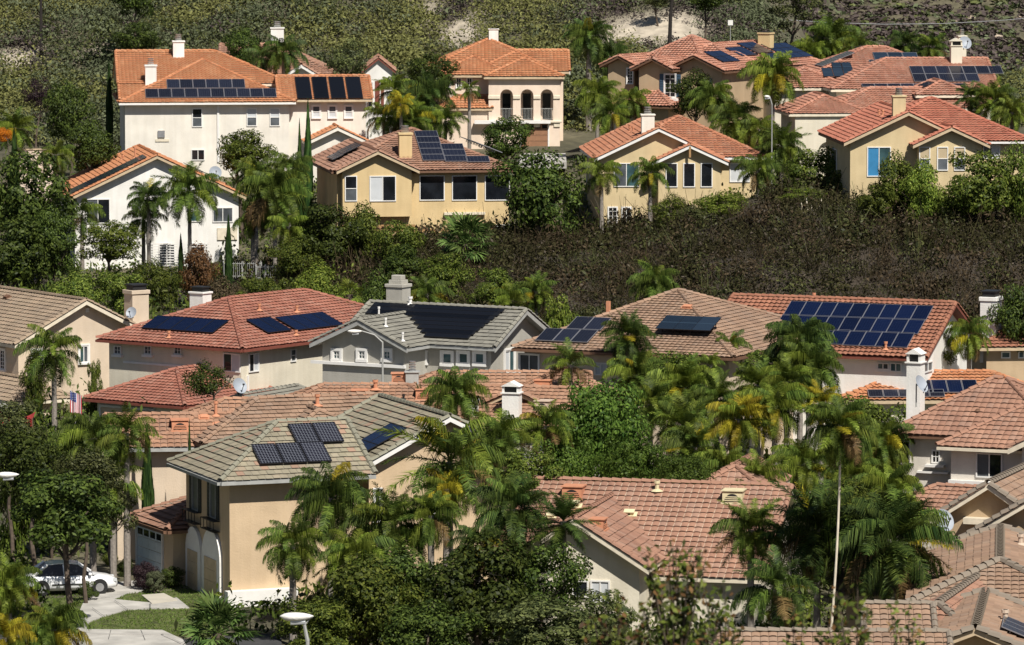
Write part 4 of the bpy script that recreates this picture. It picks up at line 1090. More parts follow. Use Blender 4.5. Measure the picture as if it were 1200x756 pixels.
# ------------------------------------------------------------------ terrain
PATCH = [(16, 72, 24, 12), (115, 60, 9, 7), (540, 42, 18, 22), (500, 14, 10, 8), (768, 34, 60, 19), (700, 48, 14, 8)]   # bare sandy spots on the hill
def build_terrain():
    xs = np.concatenate([np.linspace(-900, -90, 16), np.linspace(-84, 84, 85), np.linspace(90, 900, 16)])
    ys = np.concatenate([np.linspace(-60, 150, 15), np.linspace(153, 330, 60), np.linspace(333, 560, 77), np.linspace(575, 1000, 30), np.linspace(1050, 2600, 20)])
    rng = np.random.default_rng(5)
    V = np.zeros((len(ys), len(xs), 3)); sand = np.zeros((len(ys), len(xs))); litter = np.zeros((len(ys), len(xs)))
    for j, y in enumerate(ys):
        for i, x in enumerate(xs):
            z = ground(x, y)
            if y > 395:
                k = min(1, (y - 395) / 60)
                z += k * (1.6 * math.sin(x * .11 + y * .05) * math.cos(y * .08 - x * .03) + .8 * math.sin(x * .31 + 2) * math.sin(y * .22))
                if y > 600: z += 3.5 * math.sin(x * .045 + 1) * math.sin(y * .03) + 2 * math.sin(x * .12)
            elif y > 270: z += .25 * math.sin(x * .6) * math.sin(y * .5)
            V[j, i] = (x, y, z)
            if 380 < y < 520:
                px, py = topix(x, y, z); d = min(((px - a) / b) ** 2 + ((py - c) / e) ** 2 for a, c, b, e in PATCH); sand[j, i] = 1 - smooth(.7, 1.6, d)
            if 272 < y < 340: litter[j, i] = smooth(272, 280, y) * (1 - smooth(330, 340, y))
    n, m = len(ys), len(xs)
    idx = np.arange(n * m).reshape(n, m)
    Fq = np.stack([idx[:-1, :-1], idx[:-1, 1:], idx[1:, 1:], idx[1:, :-1]], -1).reshape(-1, 4)
    mt, nt, p = new_mat('terrain')
    tc = node(nt, 'ShaderNodeTexCoord')
    n1 = node(nt, 'ShaderNodeTexNoise'); n1.inputs['Scale'].default_value = .09; n1.inputs['Detail'].default_value = 8; n1.inputs['Roughness'].default_value = .62
    n2 = node(nt, 'ShaderNodeTexNoise'); n2.inputs['Scale'].default_value = 1.1; n2.inputs['Detail'].default_value = 6
    for q in (n1, n2): nt.links.new(tc.outputs['Object'], q.inputs['Vector'])
    r1 = ramp(nt, [(.35, (.075, .07, .04)), (.5, (.12, .108, .062)), (.66, (.19, .165, .105))]); nt.links.new(n1.outputs['Fac'], r1.inputs[0])
    r2 = ramp(nt, [(.3, (.6, .6, .6)), (.7, (1.05, 1.05, 1.05))]); nt.links.new(n2.outputs['Fac'], r2.inputs[0])
    mx = node(nt, 'ShaderNodeMix', data_type='RGBA', blend_type='MULTIPLY'); mx.inputs[0].default_value = 1
    cur = r1.outputs[0]
    for an, colr in (('sand', (.52, .45, .35)), ('litter', (.06, .045, .03))):
        at_ = node(nt, 'ShaderNodeAttribute', attribute_name=an); mm = node(nt, 'ShaderNodeMix', data_type='RGBA')
        nt.links.new(at_.outputs['Fac'], mm.inputs[0]); nt.links.new(cur, mm.inputs[6]); mm.inputs[7].default_value = (*colr, 1); cur = mm.outputs[2]
    nt.links.new(cur, mx.inputs[6]); nt.links.new(r2.outputs[0], mx.inputs[7]); nt.links.new(mx.outputs[2], p.inputs['Base Color'])
    p.inputs['Roughness'].default_value = .97
    b = node(nt, 'ShaderNodeBump'); b.inputs['Distance'].default_value = .3; b.inputs['Strength'].default_value = .5
    nt.links.new(n2.outputs['Fac'], b.inputs['Height']); nt.links.new(b.outputs[0], p.inputs['Normal'])
    me = mesh_from('terrain', V.reshape(-1, 3), Fq, [mt], smooth_=True)
    for an, arr in (('sand', sand), ('litter', litter)):
        me.attributes.new(an, 'FLOAT', 'POINT').data.foreach_set('value', arr.ravel().astype(np.float32))
    o = link('terrain', me); o['kind'] = 'structure'
build_terrain()

def sheet(name, pts, z, mat, th=.0):
    """flat paved or planted area given by photograph corners on a level"""
    P = [onz(px, py, z) for px, py in pts]
    PAVED.append(np.array([(p.x, p.y) for p in P])); mb = MB()
    if th: mb.prism([(p.x, p.y, z) for p in P], (0, 0, -th))
    else: mb.face([(p.x, p.y, z) for p in P])
    o = mb.build(name, mat); o['kind'] = 'structure'; return o
GZ = .05
PAVED = []
sheet('road', [(-60, 756 + 90), (330, 756 + 90), (330, 742), (215, 749), (80, 741), (-60, 700)], GZ, M['asphalt'], .2)
sheet('lawn', [(40, 660), (245, 655), (262, 745), (150, 742), (60, 745)], GZ + .02, plain('lawn_green', (.09, .105, .03), .95, .45, 1.5), .3)
sheet('driveway', [(84, 737), (100, 700), (128, 668), (196, 672), (166, 693), (150, 695), (134, 702), (176, 706), (207, 700), (222, 712), (150, 714), (122, 722), (104, 729), (100, 741)], GZ + .06, M['concrete'], .2)
sheet('pavement', [(84, 737), (190, 738), (214, 749), (222, 762), (60, 758)], GZ + .12, M['concrete'], .3)
sheet('front_path', [(166, 697), (192, 695), (208, 703), (178, 707)], GZ + .09, plain('path_concrete', (.50, .46, .38), .9, .1, 1), .2)
sheet('driveway', [(612, 176), (662, 174), (664, 190), (606, 190)], 9.95, M['concrete'], .5)
sheet('side_street', [(-20, 588), (26, 588), (26, 618), (-20, 622)], 0.06, M['concrete'], .2)

for k, (a_, b_) in enumerate([((140, 702), (118, 700)), ((150, 714), (134, 703)), ((122, 722), (108, 712)), ((104, 729), (93, 722)), ((176, 713), (176, 706)), ((130, 738), (127, 749)), ((165, 738), (170, 750))]):
    p_, q_ = onz(*a_, GZ + .13), onz(*b_, GZ + .13); dv = (q_ - p_).normalized(); sv = Vector((-dv.y, dv.x, 0)) * .012; mb = MB(); mb.face([p_ - sv, q_ - sv, q_ + sv, p_ + sv]); o = mb.build('expansion_joint', M['asphalt']); o['kind'] = 'structure'
P0_ = [onz(84, 742, GZ + .14), onz(192, 743, GZ + .14), onz(216, 754, GZ + .14)]
mb = MB()
for p_, q_ in zip(P0_, P0_[1:]):
    dv = (q_ - p_).normalized(); sv = Vector((-dv.y, dv.x, 0)) * .15; mb.prism([p_, q_, q_ - sv, p_ - sv], (0, 0, -.3))
o = mb.build('kerb', plain('kerb_concrete', (.38, .36, .33), .9, .2, 1)); o['kind'] = 'structure'
# ------------------------------------------------------------------ plants
def cards(C, N, L, W, rng):
    """leaf-shaped quads centred at C, facing N"""
    n = len(C)
    N = N / np.maximum(1e-6, np.linalg.norm(N, axis=1, keepdims=True))
    r = rng.normal(size=(n, 3)); A = r - N * (r * N).sum(1, keepdims=True); A /= np.maximum(1e-6, np.linalg.norm(A, axis=1, keepdims=True))
    B = np.cross(N, A); L = np.broadcast_to(L, (n,))[:, None] * .5; W = np.broadcast_to(W, (n,))[:, None] * .5
    V = np.stack([C - A * L, C - B * W + A * L * .15, C + A * L, C + B * W + A * L * .15], 1).reshape(-1, 3)
    return V, np.arange(n * 4).reshape(n, 4)

def crown_mesh(seed, n=8500, lobes=22, leaf=.075, droop=0.0, up=.35, fill=.55):
    """leafy crown of unit radius: leaves gathered into clumps over an uneven ball, with gaps between them"""
    rng = np.random.default_rng(seed)
    d = rng.normal(size=(lobes, 3)); d /= np.linalg.norm(d, axis=1, keepdims=True)
    for _ in range(30):                                       # spread the clumps apart
        diff = d[:, None] - d[None]; q = (diff ** 2).sum(-1, keepdims=True) + .05
        d += .03 * (diff / q ** 1.5).sum(1) / lobes * 3; d /= np.linalg.norm(d, axis=1, keepdims=True)
    rad = rng.uniform(.35, .92, (lobes, 1)); c = d * rad; c[:, 2] *= .9
    size = rng.uniform(.15, .38, lobes) * (1.2 - .45 * (rad[:, 0] - .4))
    k = rng.choice(lobes, n, p=size ** 2 / (size ** 2).sum())
    e = rng.normal(size=(n, 3)); e /= np.linalg.norm(e, axis=1, keepdims=True)
    rr = size[k] * rng.uniform(fill, 1.08, n) ** .8
    e2 = e.copy(); e2[:, 2] = np.where(e2[:, 2] < 0, e2[:, 2] * (.75 + droop), e2[:, 2] * .8)
    P = c[k] + e2 * rr[:, None]
    nrm = e * .7 + d[k] * .4 + rng.normal(size=(n, 3)) * .42; nrm[:, 2] += up
    L = leaf * rng.uniform(.6, 1.35, n)
    V, Fq = cards(P, nrm, L, L * rng.uniform(.42, .62, n), rng)
    return mesh_from('crown', V, Fq, [G['mid']])
CR = {'round': [crown_mesh(11 + i, 8000, 20 + 3 * (i % 3), .085) for i in range(6)],
      'fine': [crown_mesh(41 + i, 11000, 34, .055, fill=.45) for i in range(3)],
      'loose': [crown_mesh(61 + i, 3600, 16, .085, fill=.3) for i in range(3)],
      'feather': [crown_mesh(81 + i, 13000, 40, .07, droop=.5, up=.1, fill=.35) for i in range(3)]}

def column_mesh(seed):
    rng = np.random.default_rng(seed); n = 2600
    z = rng.uniform(0, 1, n); a = rng.uniform(0, 2 * math.pi, n)
    r = .5 * np.minimum(1, (1 - z) * 2.2 + .03) ** .8 * np.minimum(1, .55 + z * 3) * rng.uniform(.75, 1.06, n)
    r *= 1 + .12 * np.sin(a * 3 + z * 17) 
    P = np.stack([r * np.cos(a), r * np.sin(a), z], 1)
    N = np.stack([np.cos(a), np.sin(a), .3 + 0 * a], 1) + rng.normal(size=(n, 3)) * .4
    N /= np.linalg.norm(N, axis=1, keepdims=True); up = np.array([0, 0, 1.]) - N * N[:, 2:3]; up += rng.normal(size=(n, 3)) * .25
    S_ = np.cross(N, up); L = .055; W = .13
    V = np.stack([P - up * L, P - S_ * W * .4, P + up * L * 1.2, P + S_ * W * .4], 1).reshape(-1, 3)
    return mesh_from('crown', V, np.arange(n * 4).reshape(n, 4), [G['cypress']])
COLUMN = [column_mesh(5), column_mesh(6)]

def trunk_mesh(rng, h, r, spread):
    mb = MB(); pts = [(0, 0, 0)]; x = y = 0
    for i in range(1, 5):
        x += rng.uniform(-.05, .05) * h; y += rng.uniform(-.05, .05) * h; pts.append((x, y, h * i / 4))
    mb.tube(pts, [r * (1 - .12 * i) for i in range(5)], 7)
    for k in range(8):
        a = k * 2.4 + rng.uniform(-.4, .4); s = rng.uniform(.55, .9) * spread
        p0 = Vector(pts[3]) if k % 2 else Vector(pts[4])
        p1 = p0 + Vector((math.cos(a) * s * .5, math.sin(a) * s * .5, spread * .35)); p2 = p0 + Vector((math.cos(a) * s, math.sin(a) * s, spread * .75))
        mb.tube([p0, p1, p2], [r * .5, r * .35, r * .14], 5)
    return mb
def set_mat(o, m):
    o.material_slots[0].link = 'OBJECT'; o.material_slots[0].material = m

PLANT_RNG = random.Random(77)
def tree(px, py, Y, rx, ry, mat, label, kind='round', cat='tree', name='tree', bark='bark', group=None):
    k = pxm(Y); c = at(px, py, Y); rx, ry = rx / k, ry / k
    g = ground(c.x, c.y); rnd = PLANT_RNG
    if cat == 'shrub':                                          # shrubs stand with their skirts on the ground
        top = c.z + ry; ry = max(.3, (top - g) * .52); c.z = g + ry * .9
    e = tag(empty(name, (c.x, c.y, g - .1)), label, cat, group)
    h = max(.25, c.z - g - ry * .45)
    rad = max(.05, min(.22, rx * .07))
    trunk_mesh(rnd, h, rad, ry * .7).build('trunk' if cat == 'tree' else 'stem', M[bark], e)
    cr = link('crown' if cat == 'tree' else 'foliage', rnd.choice(CR[kind]), e)
    cr.location = (0, 0, c.z - g + .1); cr.rotation_euler = (0, 0, rnd.uniform(0, 6.28)); s = 1.12
    cr.scale = (rx * s * rnd.uniform(.94, 1.06), rx * s * rnd.uniform(.85, 1.0), ry * s)
    set_mat(cr, G[mat]); return e
def cypress(px, pyt, pyb, Y, wpx, label):
    k = pxm(Y); b = at(px, pyb, Y); h = (pyb - pyt) / k; g = min(ground(b.x, b.y), b.z)
    e = tag(empty('cypress_tree', (b.x, b.y, g)), label, 'tree')
    cr = link('crown', PLANT_RNG.choice(COLUMN), e); cr.scale = (wpx / k, wpx / k, h + (b.z - g) * .96); cr.location = (0, 0, (b.z - g) * .04)
    mb = MB(); mb.tube([(0, 0, -.3), (0, 0, (h + b.z - g) * .5)], [.09, .04], 6); mb.build('trunk', M['bark'], e); return e

def frond_mesh(e0, seed, n=64, droop=1.9, ll=.35, lw=.018, hang=.76):
    """feather frond of unit length in the xz plane: arching rib with drooping leaflets on both sides"""
    rng = np.random.default_rng(seed); m = 14
    s = np.linspace(0, 1, m); el = e0 - droop * s ** 1.35 * (.55 + .45 * math.cos(max(-.3, e0) - .25))
    dx, dz = np.cos(el), np.sin(el); X = np.concatenate([[0], np.cumsum(dx[:-1])]) / (m - 1); Z = np.concatenate([[0], np.cumsum(dz[:-1])]) / (m - 1)
    side = rng.normal() * .06; Yy = side * s ** 2
    V = []; Fc = []
    w = .014 * (1 - .85 * s)
    for i in range(m):
        V += [(X[i], Yy[i] - w[i], Z[i]), (X[i], Yy[i] + w[i], Z[i]), (X[i], Yy[i], Z[i] - w[i] * 1.4)]
    for i in range(m - 1):
        a = 3 * i
        Fc += [(a, a + 3, a + 4, a + 1), (a + 1, a + 4, a + 5, a + 2), (a + 2, a + 5, a + 3, a)]
    for sd in (-1, 1):
        for q in np.linspace(.14, .995, n):
            q = min(.999, q + rng.uniform(-.008, .008)); i = int(q * (m - 1)); f = q * (m - 1) - i
            i2 = min(m - 1, i + 1)
            p = np.array([X[i] + (X[i2] - X[i]) * f, Yy[i] + (Yy[i2] - Yy[i]) * f, Z[i] + (Z[i2] - Z[i]) * f])
            t = np.array([dx[i], 0, dz[i]]); nv = np.array([-dz[i], 0, dx[i]])
            L = ll * (math.sin(math.pi * min(1, q * .9 + .1)) ** .55 + .08) * rng.uniform(.8, 1.12)
            lift = rng.uniform(-.35, .4)
            d1 = t * .45 + np.array([0, sd, 0]) * .8 + nv * lift; d1 /= np.linalg.norm(d1)
            d2 = d1 * (1 - hang) + np.array([0, 0, -1.]) * hang + t * .18; d2 /= np.linalg.norm(d2)
            p1 = p + d1 * L * .30; p2 = p1 + d2 * L * .72
            wv = t * lw * .5 * rng.uniform(.8, 1.25) 
            b = len(V); V += [tuple(p - wv * .6), tuple(p + wv * .6), tuple(p1 + wv), tuple(p1 - wv), tuple(p2)]
            Fc += [(b, b + 1, b + 2, b + 3), (b + 3, b + 2, b + 4)]
    return mesh_from('frond', np.array(V), Fc, [G['palm']])
E_LEVELS = [1.35, 1.0, .65, .3, -.1, -.6]
FROND = [[frond_mesh(e, 200 + 10 * i + j) for j in range(3)] for i, e in enumerate(E_LEVELS)]
STIFF = [[frond_mesh(e, 400 + 10 * i + j, droop=.8, ll=.22, hang=.15) for j in range(2)] for i, e in enumerate(E_LEVELS)]

def palm_trunk(e, x0, y0, h, r, rnd, mat='bark_grey', lean=(0, 0)):
    mb = MB(); n = max(5, int(h / .45)); pts = []; rad = []
    for i in range(n + 1):
        t = i / n; pts.append((x0 + lean[0] * (t - 1) ** 2, y0 + lean[1] * (t - 1) ** 2, h * t - .2 * (1 - t))); rad.append(r * (1.25 - .35 * t) * (1.06 if i % 2 else .97))
    mb.tube(pts, rad, 8); return mb.build('trunk', M[mat], e)

def palm(px, py, Y, Lpx, n, mat, label, stiff=False, gold=.022, dead=.035, lean=0.0, trunk='bark_grey', top=.0, name='palm_tree', low=-.6, tr=.13):
    k = pxm(Y); c = at(px, py, Y); L = Lpx / k; g = ground(c.x, c.y) - .1; rnd = PLANT_RNG
    z = c.z + .02 * L
    e = tag(empty(name, (c.x, c.y, g)), label, 'palm tree')
    palm_trunk(e, 0, 0, max(.4, z - g), tr, rnd, trunk, (lean, 0))
    lib = STIFF if stiff else FROND; a = rnd.uniform(0, 6.28); mop = rnd.choice((1.0, .85, .6)); skirt = rnd.choice((0, 0, 3, 5))
    for i in range(skirt):                                     # dead fronds hanging against the trunk
        o = link('frond', rnd.choice(FROND[5]), e); s = L * rnd.uniform(.5, .7); o.location = (0, 0, z - g - .25); o.rotation_euler = (0, rnd.uniform(.35, .7), rnd.uniform(0, 6.28)); o.scale = (s, s, s); set_mat(o, G['palm_dead'])
    nat = {'palm': 'palm_lime', 'palm_dark': 'palm', 'palm_lime': 'palm', 'palm_gold': 'palm_lime'}
    n = int(n * 1.85); L *= rnd.uniform(1.0, 1.22)
    for i in range(n):
        t = (i + .5) / n
        lev = min(5, int(t ** .85 * (5.9 if low < 0 else 4.9)))
        o = link('frond', rnd.choice(lib[lev] if rnd.random() < mop else STIFF[lev]), e)
        a += 2.39996 + rnd.uniform(-.25, .25); s = L * rnd.uniform(.82, 1.12) * (.8, .92, 1, 1, 1, .9)[lev]
        o.location = (rnd.uniform(-.04, .04), rnd.uniform(-.04, .04), z - g + (.05 if lev < 3 else -.12)); o.rotation_euler = (rnd.uniform(-.12, .12), 0, a); o.scale = (s, s * rnd.uniform(.9, 1.15), s)
        q = rnd.random(); m = mat
        if lev >= 4 and q < dead * 4: m = 'palm_dead'
        elif q < gold * (2.2 if lev >= 3 else .7): m = 'palm_gold' if mat != 'palm_gold' else 'palm_lime'
        elif q > .72: m = nat.get(mat, mat)
        set_mat(o, G[m])
    return e

def fan_leaf_mesh(seed, blades=22):
    rng = np.random.default_rng(seed); V = []; Fc = []
    pet = .52
    for i in range(6):
        x = pet * i / 5; w = .014; V += [(x, -w, -.02 * i / 5), (x, w, -.02 * i / 5), (x, 0, -.03 - .02 * i / 5)]
    for i in range(5):
        a = 3 * i; Fc += [(a, a + 3, a + 4, a + 1), (a + 1, a + 4, a + 5, a + 2), (a + 2, a + 5, a + 3, a)]
    for b in range(blades):
        t = (b + .5) / blades * 2 - 1; an = t * 2.15; L = .50 * (1 - .18 * abs(t)) * rng.uniform(.9, 1.08)
        d = np.array([math.cos(an), math.sin(an), 0]); s = np.array([-d[1], d[0], 0]); o = np.array([pet, 0, -.02])
        up = .05 * (1 if b % 2 else -1)
        m1 = o + d * L * .6 + np.array([0, 0, up * .5 - .03]); tip = o + d * L + np.array([0, 0, -.14 * rng.uniform(.3, 1.4)])
        w = .6 * 2.15 / blades * L
        i = len(V); V += [tuple(o), tuple(m1 - s * w + [0, 0, .02]), tuple(m1 + s * w - [0, 0, .0]), tuple(tip)]
        Fc += [(i, i + 1, i + 2), (i + 1, i + 3, i + 2)]
    return mesh_from('fan_leaf', np.array(V), Fc, [G['fan']])
FANLEAF = [fan_leaf_mesh(700 + i) for i in range(4)]
def fan_palm(px, py, Y, Lpx, n, label, mat='fan', tr=.2):
    k = pxm(Y); c = at(px, py, Y); L = Lpx / k; g = ground(c.x, c.y) - .1; rnd = PLANT_RNG
    e = tag(empty('fan_palm', (c.x, c.y, g)), label, 'palm tree'); z = max(.5, c.z - g); palm_trunk(e, 0, 0, z, tr, rnd, 'bark'); a = 0
    for i in range(n):
        t = (i + .5) / n; el = 1.35 - 2.1 * t
        o = link('fan_leaf', rnd.choice(FANLEAF), e); a += 2.39996 + rnd.uniform(-.2, .2); s = L * rnd.uniform(.85, 1.1)
        o.location = (0, 0, z); o.rotation_euler = Matrix.Rotation(a, 3, 'Z').to_4x4().to_3x3().__matmul__(Matrix.Rotation(-el, 3, 'Y')).__matmul__(Matrix.Rotation(rnd.uniform(-.5, .5), 3, 'X')).to_euler(); o.scale = (s, s, s)
        set_mat(o, G[mat if t < .85 else 'palm_lime'])
    return e
# ------------------------------------------------------------------ palms (photo position of the crown, distance, frond length, fronds)
D, P_, LM, GD = 'palm_dark', 'palm', 'palm_lime', 'palm_gold'
for a in [
    # front gardens
    (388, 585, 192, 62, 22, D, 'dark queen palm against the tan wall below the black solar panels'),
    (533, 462, 214, 42, 24, P_, 'tall mop-headed queen palm left of the small white chimney'),
    (527, 543, 194, 88, 15, P_, 'queen palm with long arching fronds reaching over the blue-panelled gable'),
    (586, 515, 205, 50, 26, P_, 'full green queen palm below the white gabled chimney'),
    (640, 500, 208, 42, 22, LM, 'yellow-green palm just left of the feathery tree'),
    (523, 574, 192, 38, 14, GD, 'golden yellow palm crown in front of the tan gable wall'),
    (602, 598, 190, 60, 26, D, 'dense dark palm touching the left end of the pink roof'),
    (462, 618, 189, 58, 24, P_, 'green palm between the dark window and the yellow palm'),
    (505, 605, 188, 46, 20, P_, 'feathery green palm low in front of the tan gable'),
    (343, 640, 188, 46, 20, P_, 'small arching palm at the foot of the tan lit wall'),
    (415, 655, 186, 52, 24, LM, 'lime palm above the dark hedge tree in the front'),
    (560, 640, 186, 40, 18, D, 'dark palm half sunk in the big front tree'),
    # left
    (63, 412, 252, 46, 15, P_, 'queen palm with open crown before the beige gabled house'),
    (108, 515, 205, 48, 20, P_, 'green palm crowding the left street trees'),
    (148, 508, 204, 42, 15, P_, 'palm with fronds hanging over the cream wall'),
    (132, 565, 204, 46, 15, LM, 'yellowing palm left of the slim cypress'),
    (10, 686, 184, 46, 26, LM, 'big lime palm at the left edge below the white car'),
    (62, 738, 181, 48, 24, P_, 'green palm in the bottom left corner'),
    (6, 748, 180, 42, 20, GD, 'golden palm in the very bottom left corner'),
    (46, 738, 183, 34, 14, GD, 'yellow drooping palm fronds below the white car'),
    # palm grove in the middle right
    (736, 394, 246, 38, 26, D, 'dark mop palm in front of the raised solar panel'),
    (668, 428, 238, 34, 12, P_, 'low arching palm below the small solar array'),
    (745, 440, 238, 42, 26, P_, 'green palm directly below the dark mop palm'),
    (802, 455, 236, 48, 28, LM, 'broad yellow-green palm in the middle of the grove'),
    (762, 475, 231, 44, 26, P_, 'green palm behind the feathery tree'),
    (832, 428, 244, 24, 13, LM, 'small bright upright palm below the raised solar panel'),
    (856, 408, 247, 30, 16, P_, 'palm with arching fronds at the left end of the rust roof'),
    (938, 400, 242, 46, 30, D, 'large dark palm covering the corner of the big blue array'),
    (948, 432, 237, 46, 28, P_, 'shaggy green palm below the large dark palm'),
    (888, 452, 233, 38, 24, LM, 'lime palm left of the rounded green palm'),
    (922, 448, 230, 34, 28, LM, 'rounded bright palm head in the grove centre'),
    (866, 492, 213, 42, 24, GD, 'orange-gold palm in the middle of the grove'),
    (908, 478, 214, 46, 26, LM, 'yellow-green palm between the two golden palms'),
    (962, 474, 214, 34, 22, GD, 'small golden palm on the right side of the grove'),
    (1032, 520, 211, 46, 26, P_, 'green palm at the left corner of the bone-white house'),
    (940, 545, 210, 46, 26, LM, 'lime palm left of the tall bare white trunk'),
    (848, 548, 210, 40, 22, LM, 'green palm behind the small hipped peak of the pink roof'),
    (815, 525, 216, 42, 26, P_, 'green palm right of the feathery tree'),
    (890, 562, 206, 38, 22, LM, 'yellow-tipped palm at the right end of the pink roof ridge'),
    (1040, 578, 203, 48, 28, LM, 'lime palm below the dark sash window'),
    (1000, 560, 205, 46, 26, P_, 'green palm right of the tall white trunk'),
    (840, 470, 229, 38, 24, P_, 'green palm above the orange-gold palm'),
    (800, 500, 223, 42, 24, LM, 'yellow-green palm beside the feathery tree top'),
    (1048, 636, 184, 78, 34, D, 'large dark fan-shaped palm beside the satellite dish in front'),
    (958, 622, 186, 74, 28, D, 'dark palm at the base of the tall white trunk'),
    (880, 622, 186, 44, 26, P_, 'green palm growing over the pink roof slope'),
    (908, 690, 178, 50, 22, D, 'dark drooping palm low behind the blurred twigs'),
    # back left
    (174, 232, 329, 32, 17, D, 'dark palm with an upright spear before the white gable'),
    (222, 224, 328, 40, 22, P_, 'larger palm with a dark trunk before the white gable'),
    (168, 258, 331, 30, 12, LM, 'yellow-green fronds left of the two trunks on the white wall'),
    (96, 252, 333, 30, 11, P_, 'drooping palm at the left corner of the white gable'),
    (322, 228, 326, 46, 24, P_, 'wide green palm between the white gable and the yellow house'),
    (300, 205, 334, 30, 15, P_, 'palm beside the right end of the white gable'),
    (338, 200, 331, 34, 18, P_, 'palm at the foot of the two slim cypresses'),
    (338, 266, 321, 26, 14, LM, 'small lime palm left of the yellow house'),
    (296, 255, 327, 30, 14, LM, 'yellowish palm hanging over the right corner of the white gable'),
    (18, 150, 352, 32, 20, LM, 'yellow-green palm at the left edge near orange flowers'),
    (66, 182, 345, 24, 15, LM, 'small lime palm by the pink garden wall'),
    (332, 62, 374, 30, 15, D, 'dark palm rising above the white house roof'),
    (308, 68, 377, 24, 13, D, 'second dark palm beside the pink roof'),
    (462, 105, 371, 30, 20, LM, 'yellow-green palm in front of the narrow white house'),
    (480, 140, 361, 38, 24, P_, 'green palm behind the yellow house roof peak'),
    (502, 112, 368, 36, 24, D, 'dark palm left of the peach house'),
    (450, 138, 363, 28, 18, LM, 'lime palm right of the white house wing'),
    (470, 122, 359, 22, 12, GD, 'golden palm behind the pink-brown roof'),
    (550, 106, 374, 16, 12, LM, 'little bright palm by the peach house windows'),
    (522, 142, 363, 28, 18, P_, 'green palm below the peach house windows'),
    (700, 110, 368, 34, 20, LM, 'yellow-green palm right of the peach house'),
    (740, 118, 366, 28, 15, LM, 'lime palm before the tan house corner'),
    (716, 134, 363, 28, 18, P_, 'green palm low between peach and tan houses'),
    (705, 204, 330, 27, 15, LM, 'slim lime palm before the left of the nested gables'),
    (762, 203, 329, 29, 15, P_, 'slim green palm before the nested gables'),
    (835, 114, 357, 34, 22, P_, 'green palm below the blue panels of the tan house'),
    (862, 142, 352, 36, 24, P_, 'wide palm behind the orange roof hip'),
    (906, 88, 352, 38, 22, LM, 'tall bright palm at the right end of the tan house'),
    (916, 172, 340, 36, 24, P_, 'green palm at the foot of the white lamp post'),
    (890, 152, 344, 28, 18, LM, 'lime palm left of the white lamp post'),
    (888, 200, 335, 30, 14, P_, 'palm overhanging the right corner of the orange roof'),
    (1165, 118, 338, 32, 22, P_, 'green palm below the dark arrays at the far right'),
    (1138, 114, 340, 26, 18, D, 'dark palm beside the small salmon hip'),
    (1186, 132, 336, 26, 18, LM, 'lime palm at the far right edge above the coral roof'),
    (975, 48, 404, 36, 24, P_, 'palm behind the tan house chimney'),
    (1004, 56, 400, 28, 20, P_, 'palm behind the left salmon hips'),
    (1060, 52, 402, 28, 20, D, 'dark palm behind the salmon ridge'),
    (1092, 56, 400, 26, 18, P_, 'palm behind the cream chimney'),
    (950, 62, 402, 26, 18, LM, 'lime palm behind the blue panels'),
    (768, 330, 286, 36, 18, P_, 'lone palm on the dark brush slope'),
    (628, 342, 281, 30, 20, P_, 'green palm behind the grey gable peak'),
    (598, 352, 279, 30, 18, LM, 'yellow-green palm behind the grey ridge'),
    (500, 345, 283, 30, 16, P_, 'palm beside the stepped grey chimney'),
    (1136, 392, 254, 30, 18, LM, 'bright palm left of the black-capped white chimney'),
]: palm(*a)
palm(690, 44, 388, 36, 22, D, 'tall palm on a grey trunk against the sage hillside', tr=.22, trunk='bark_grey')
palm(716, 66, 391, 30, 18, D, 'second tall dark palm against the sage hillside', tr=.2)
palm(985, 500, 181, 46, 30, P_, 'palm on a tall thin bare white trunk above the front roofs', tr=.045, trunk='trim_cream', lean=-.5)
palm(660, 612, 187, 42, 26, D, 'stiff dark palm at the left rake of the gabled wing', stiff=True)
fan_palm(255, 742, 184, 52, 26, 'spiky green fan palm at the bottom beside the driveway')
fan_palm(545, 286, 316, 40, 26, 'fan palm before the yellow house pergola')
fan_palm(410, 345, 277, 20, 12, 'broad-leaved bright plant between red and grey roofs', 'palm_lime')

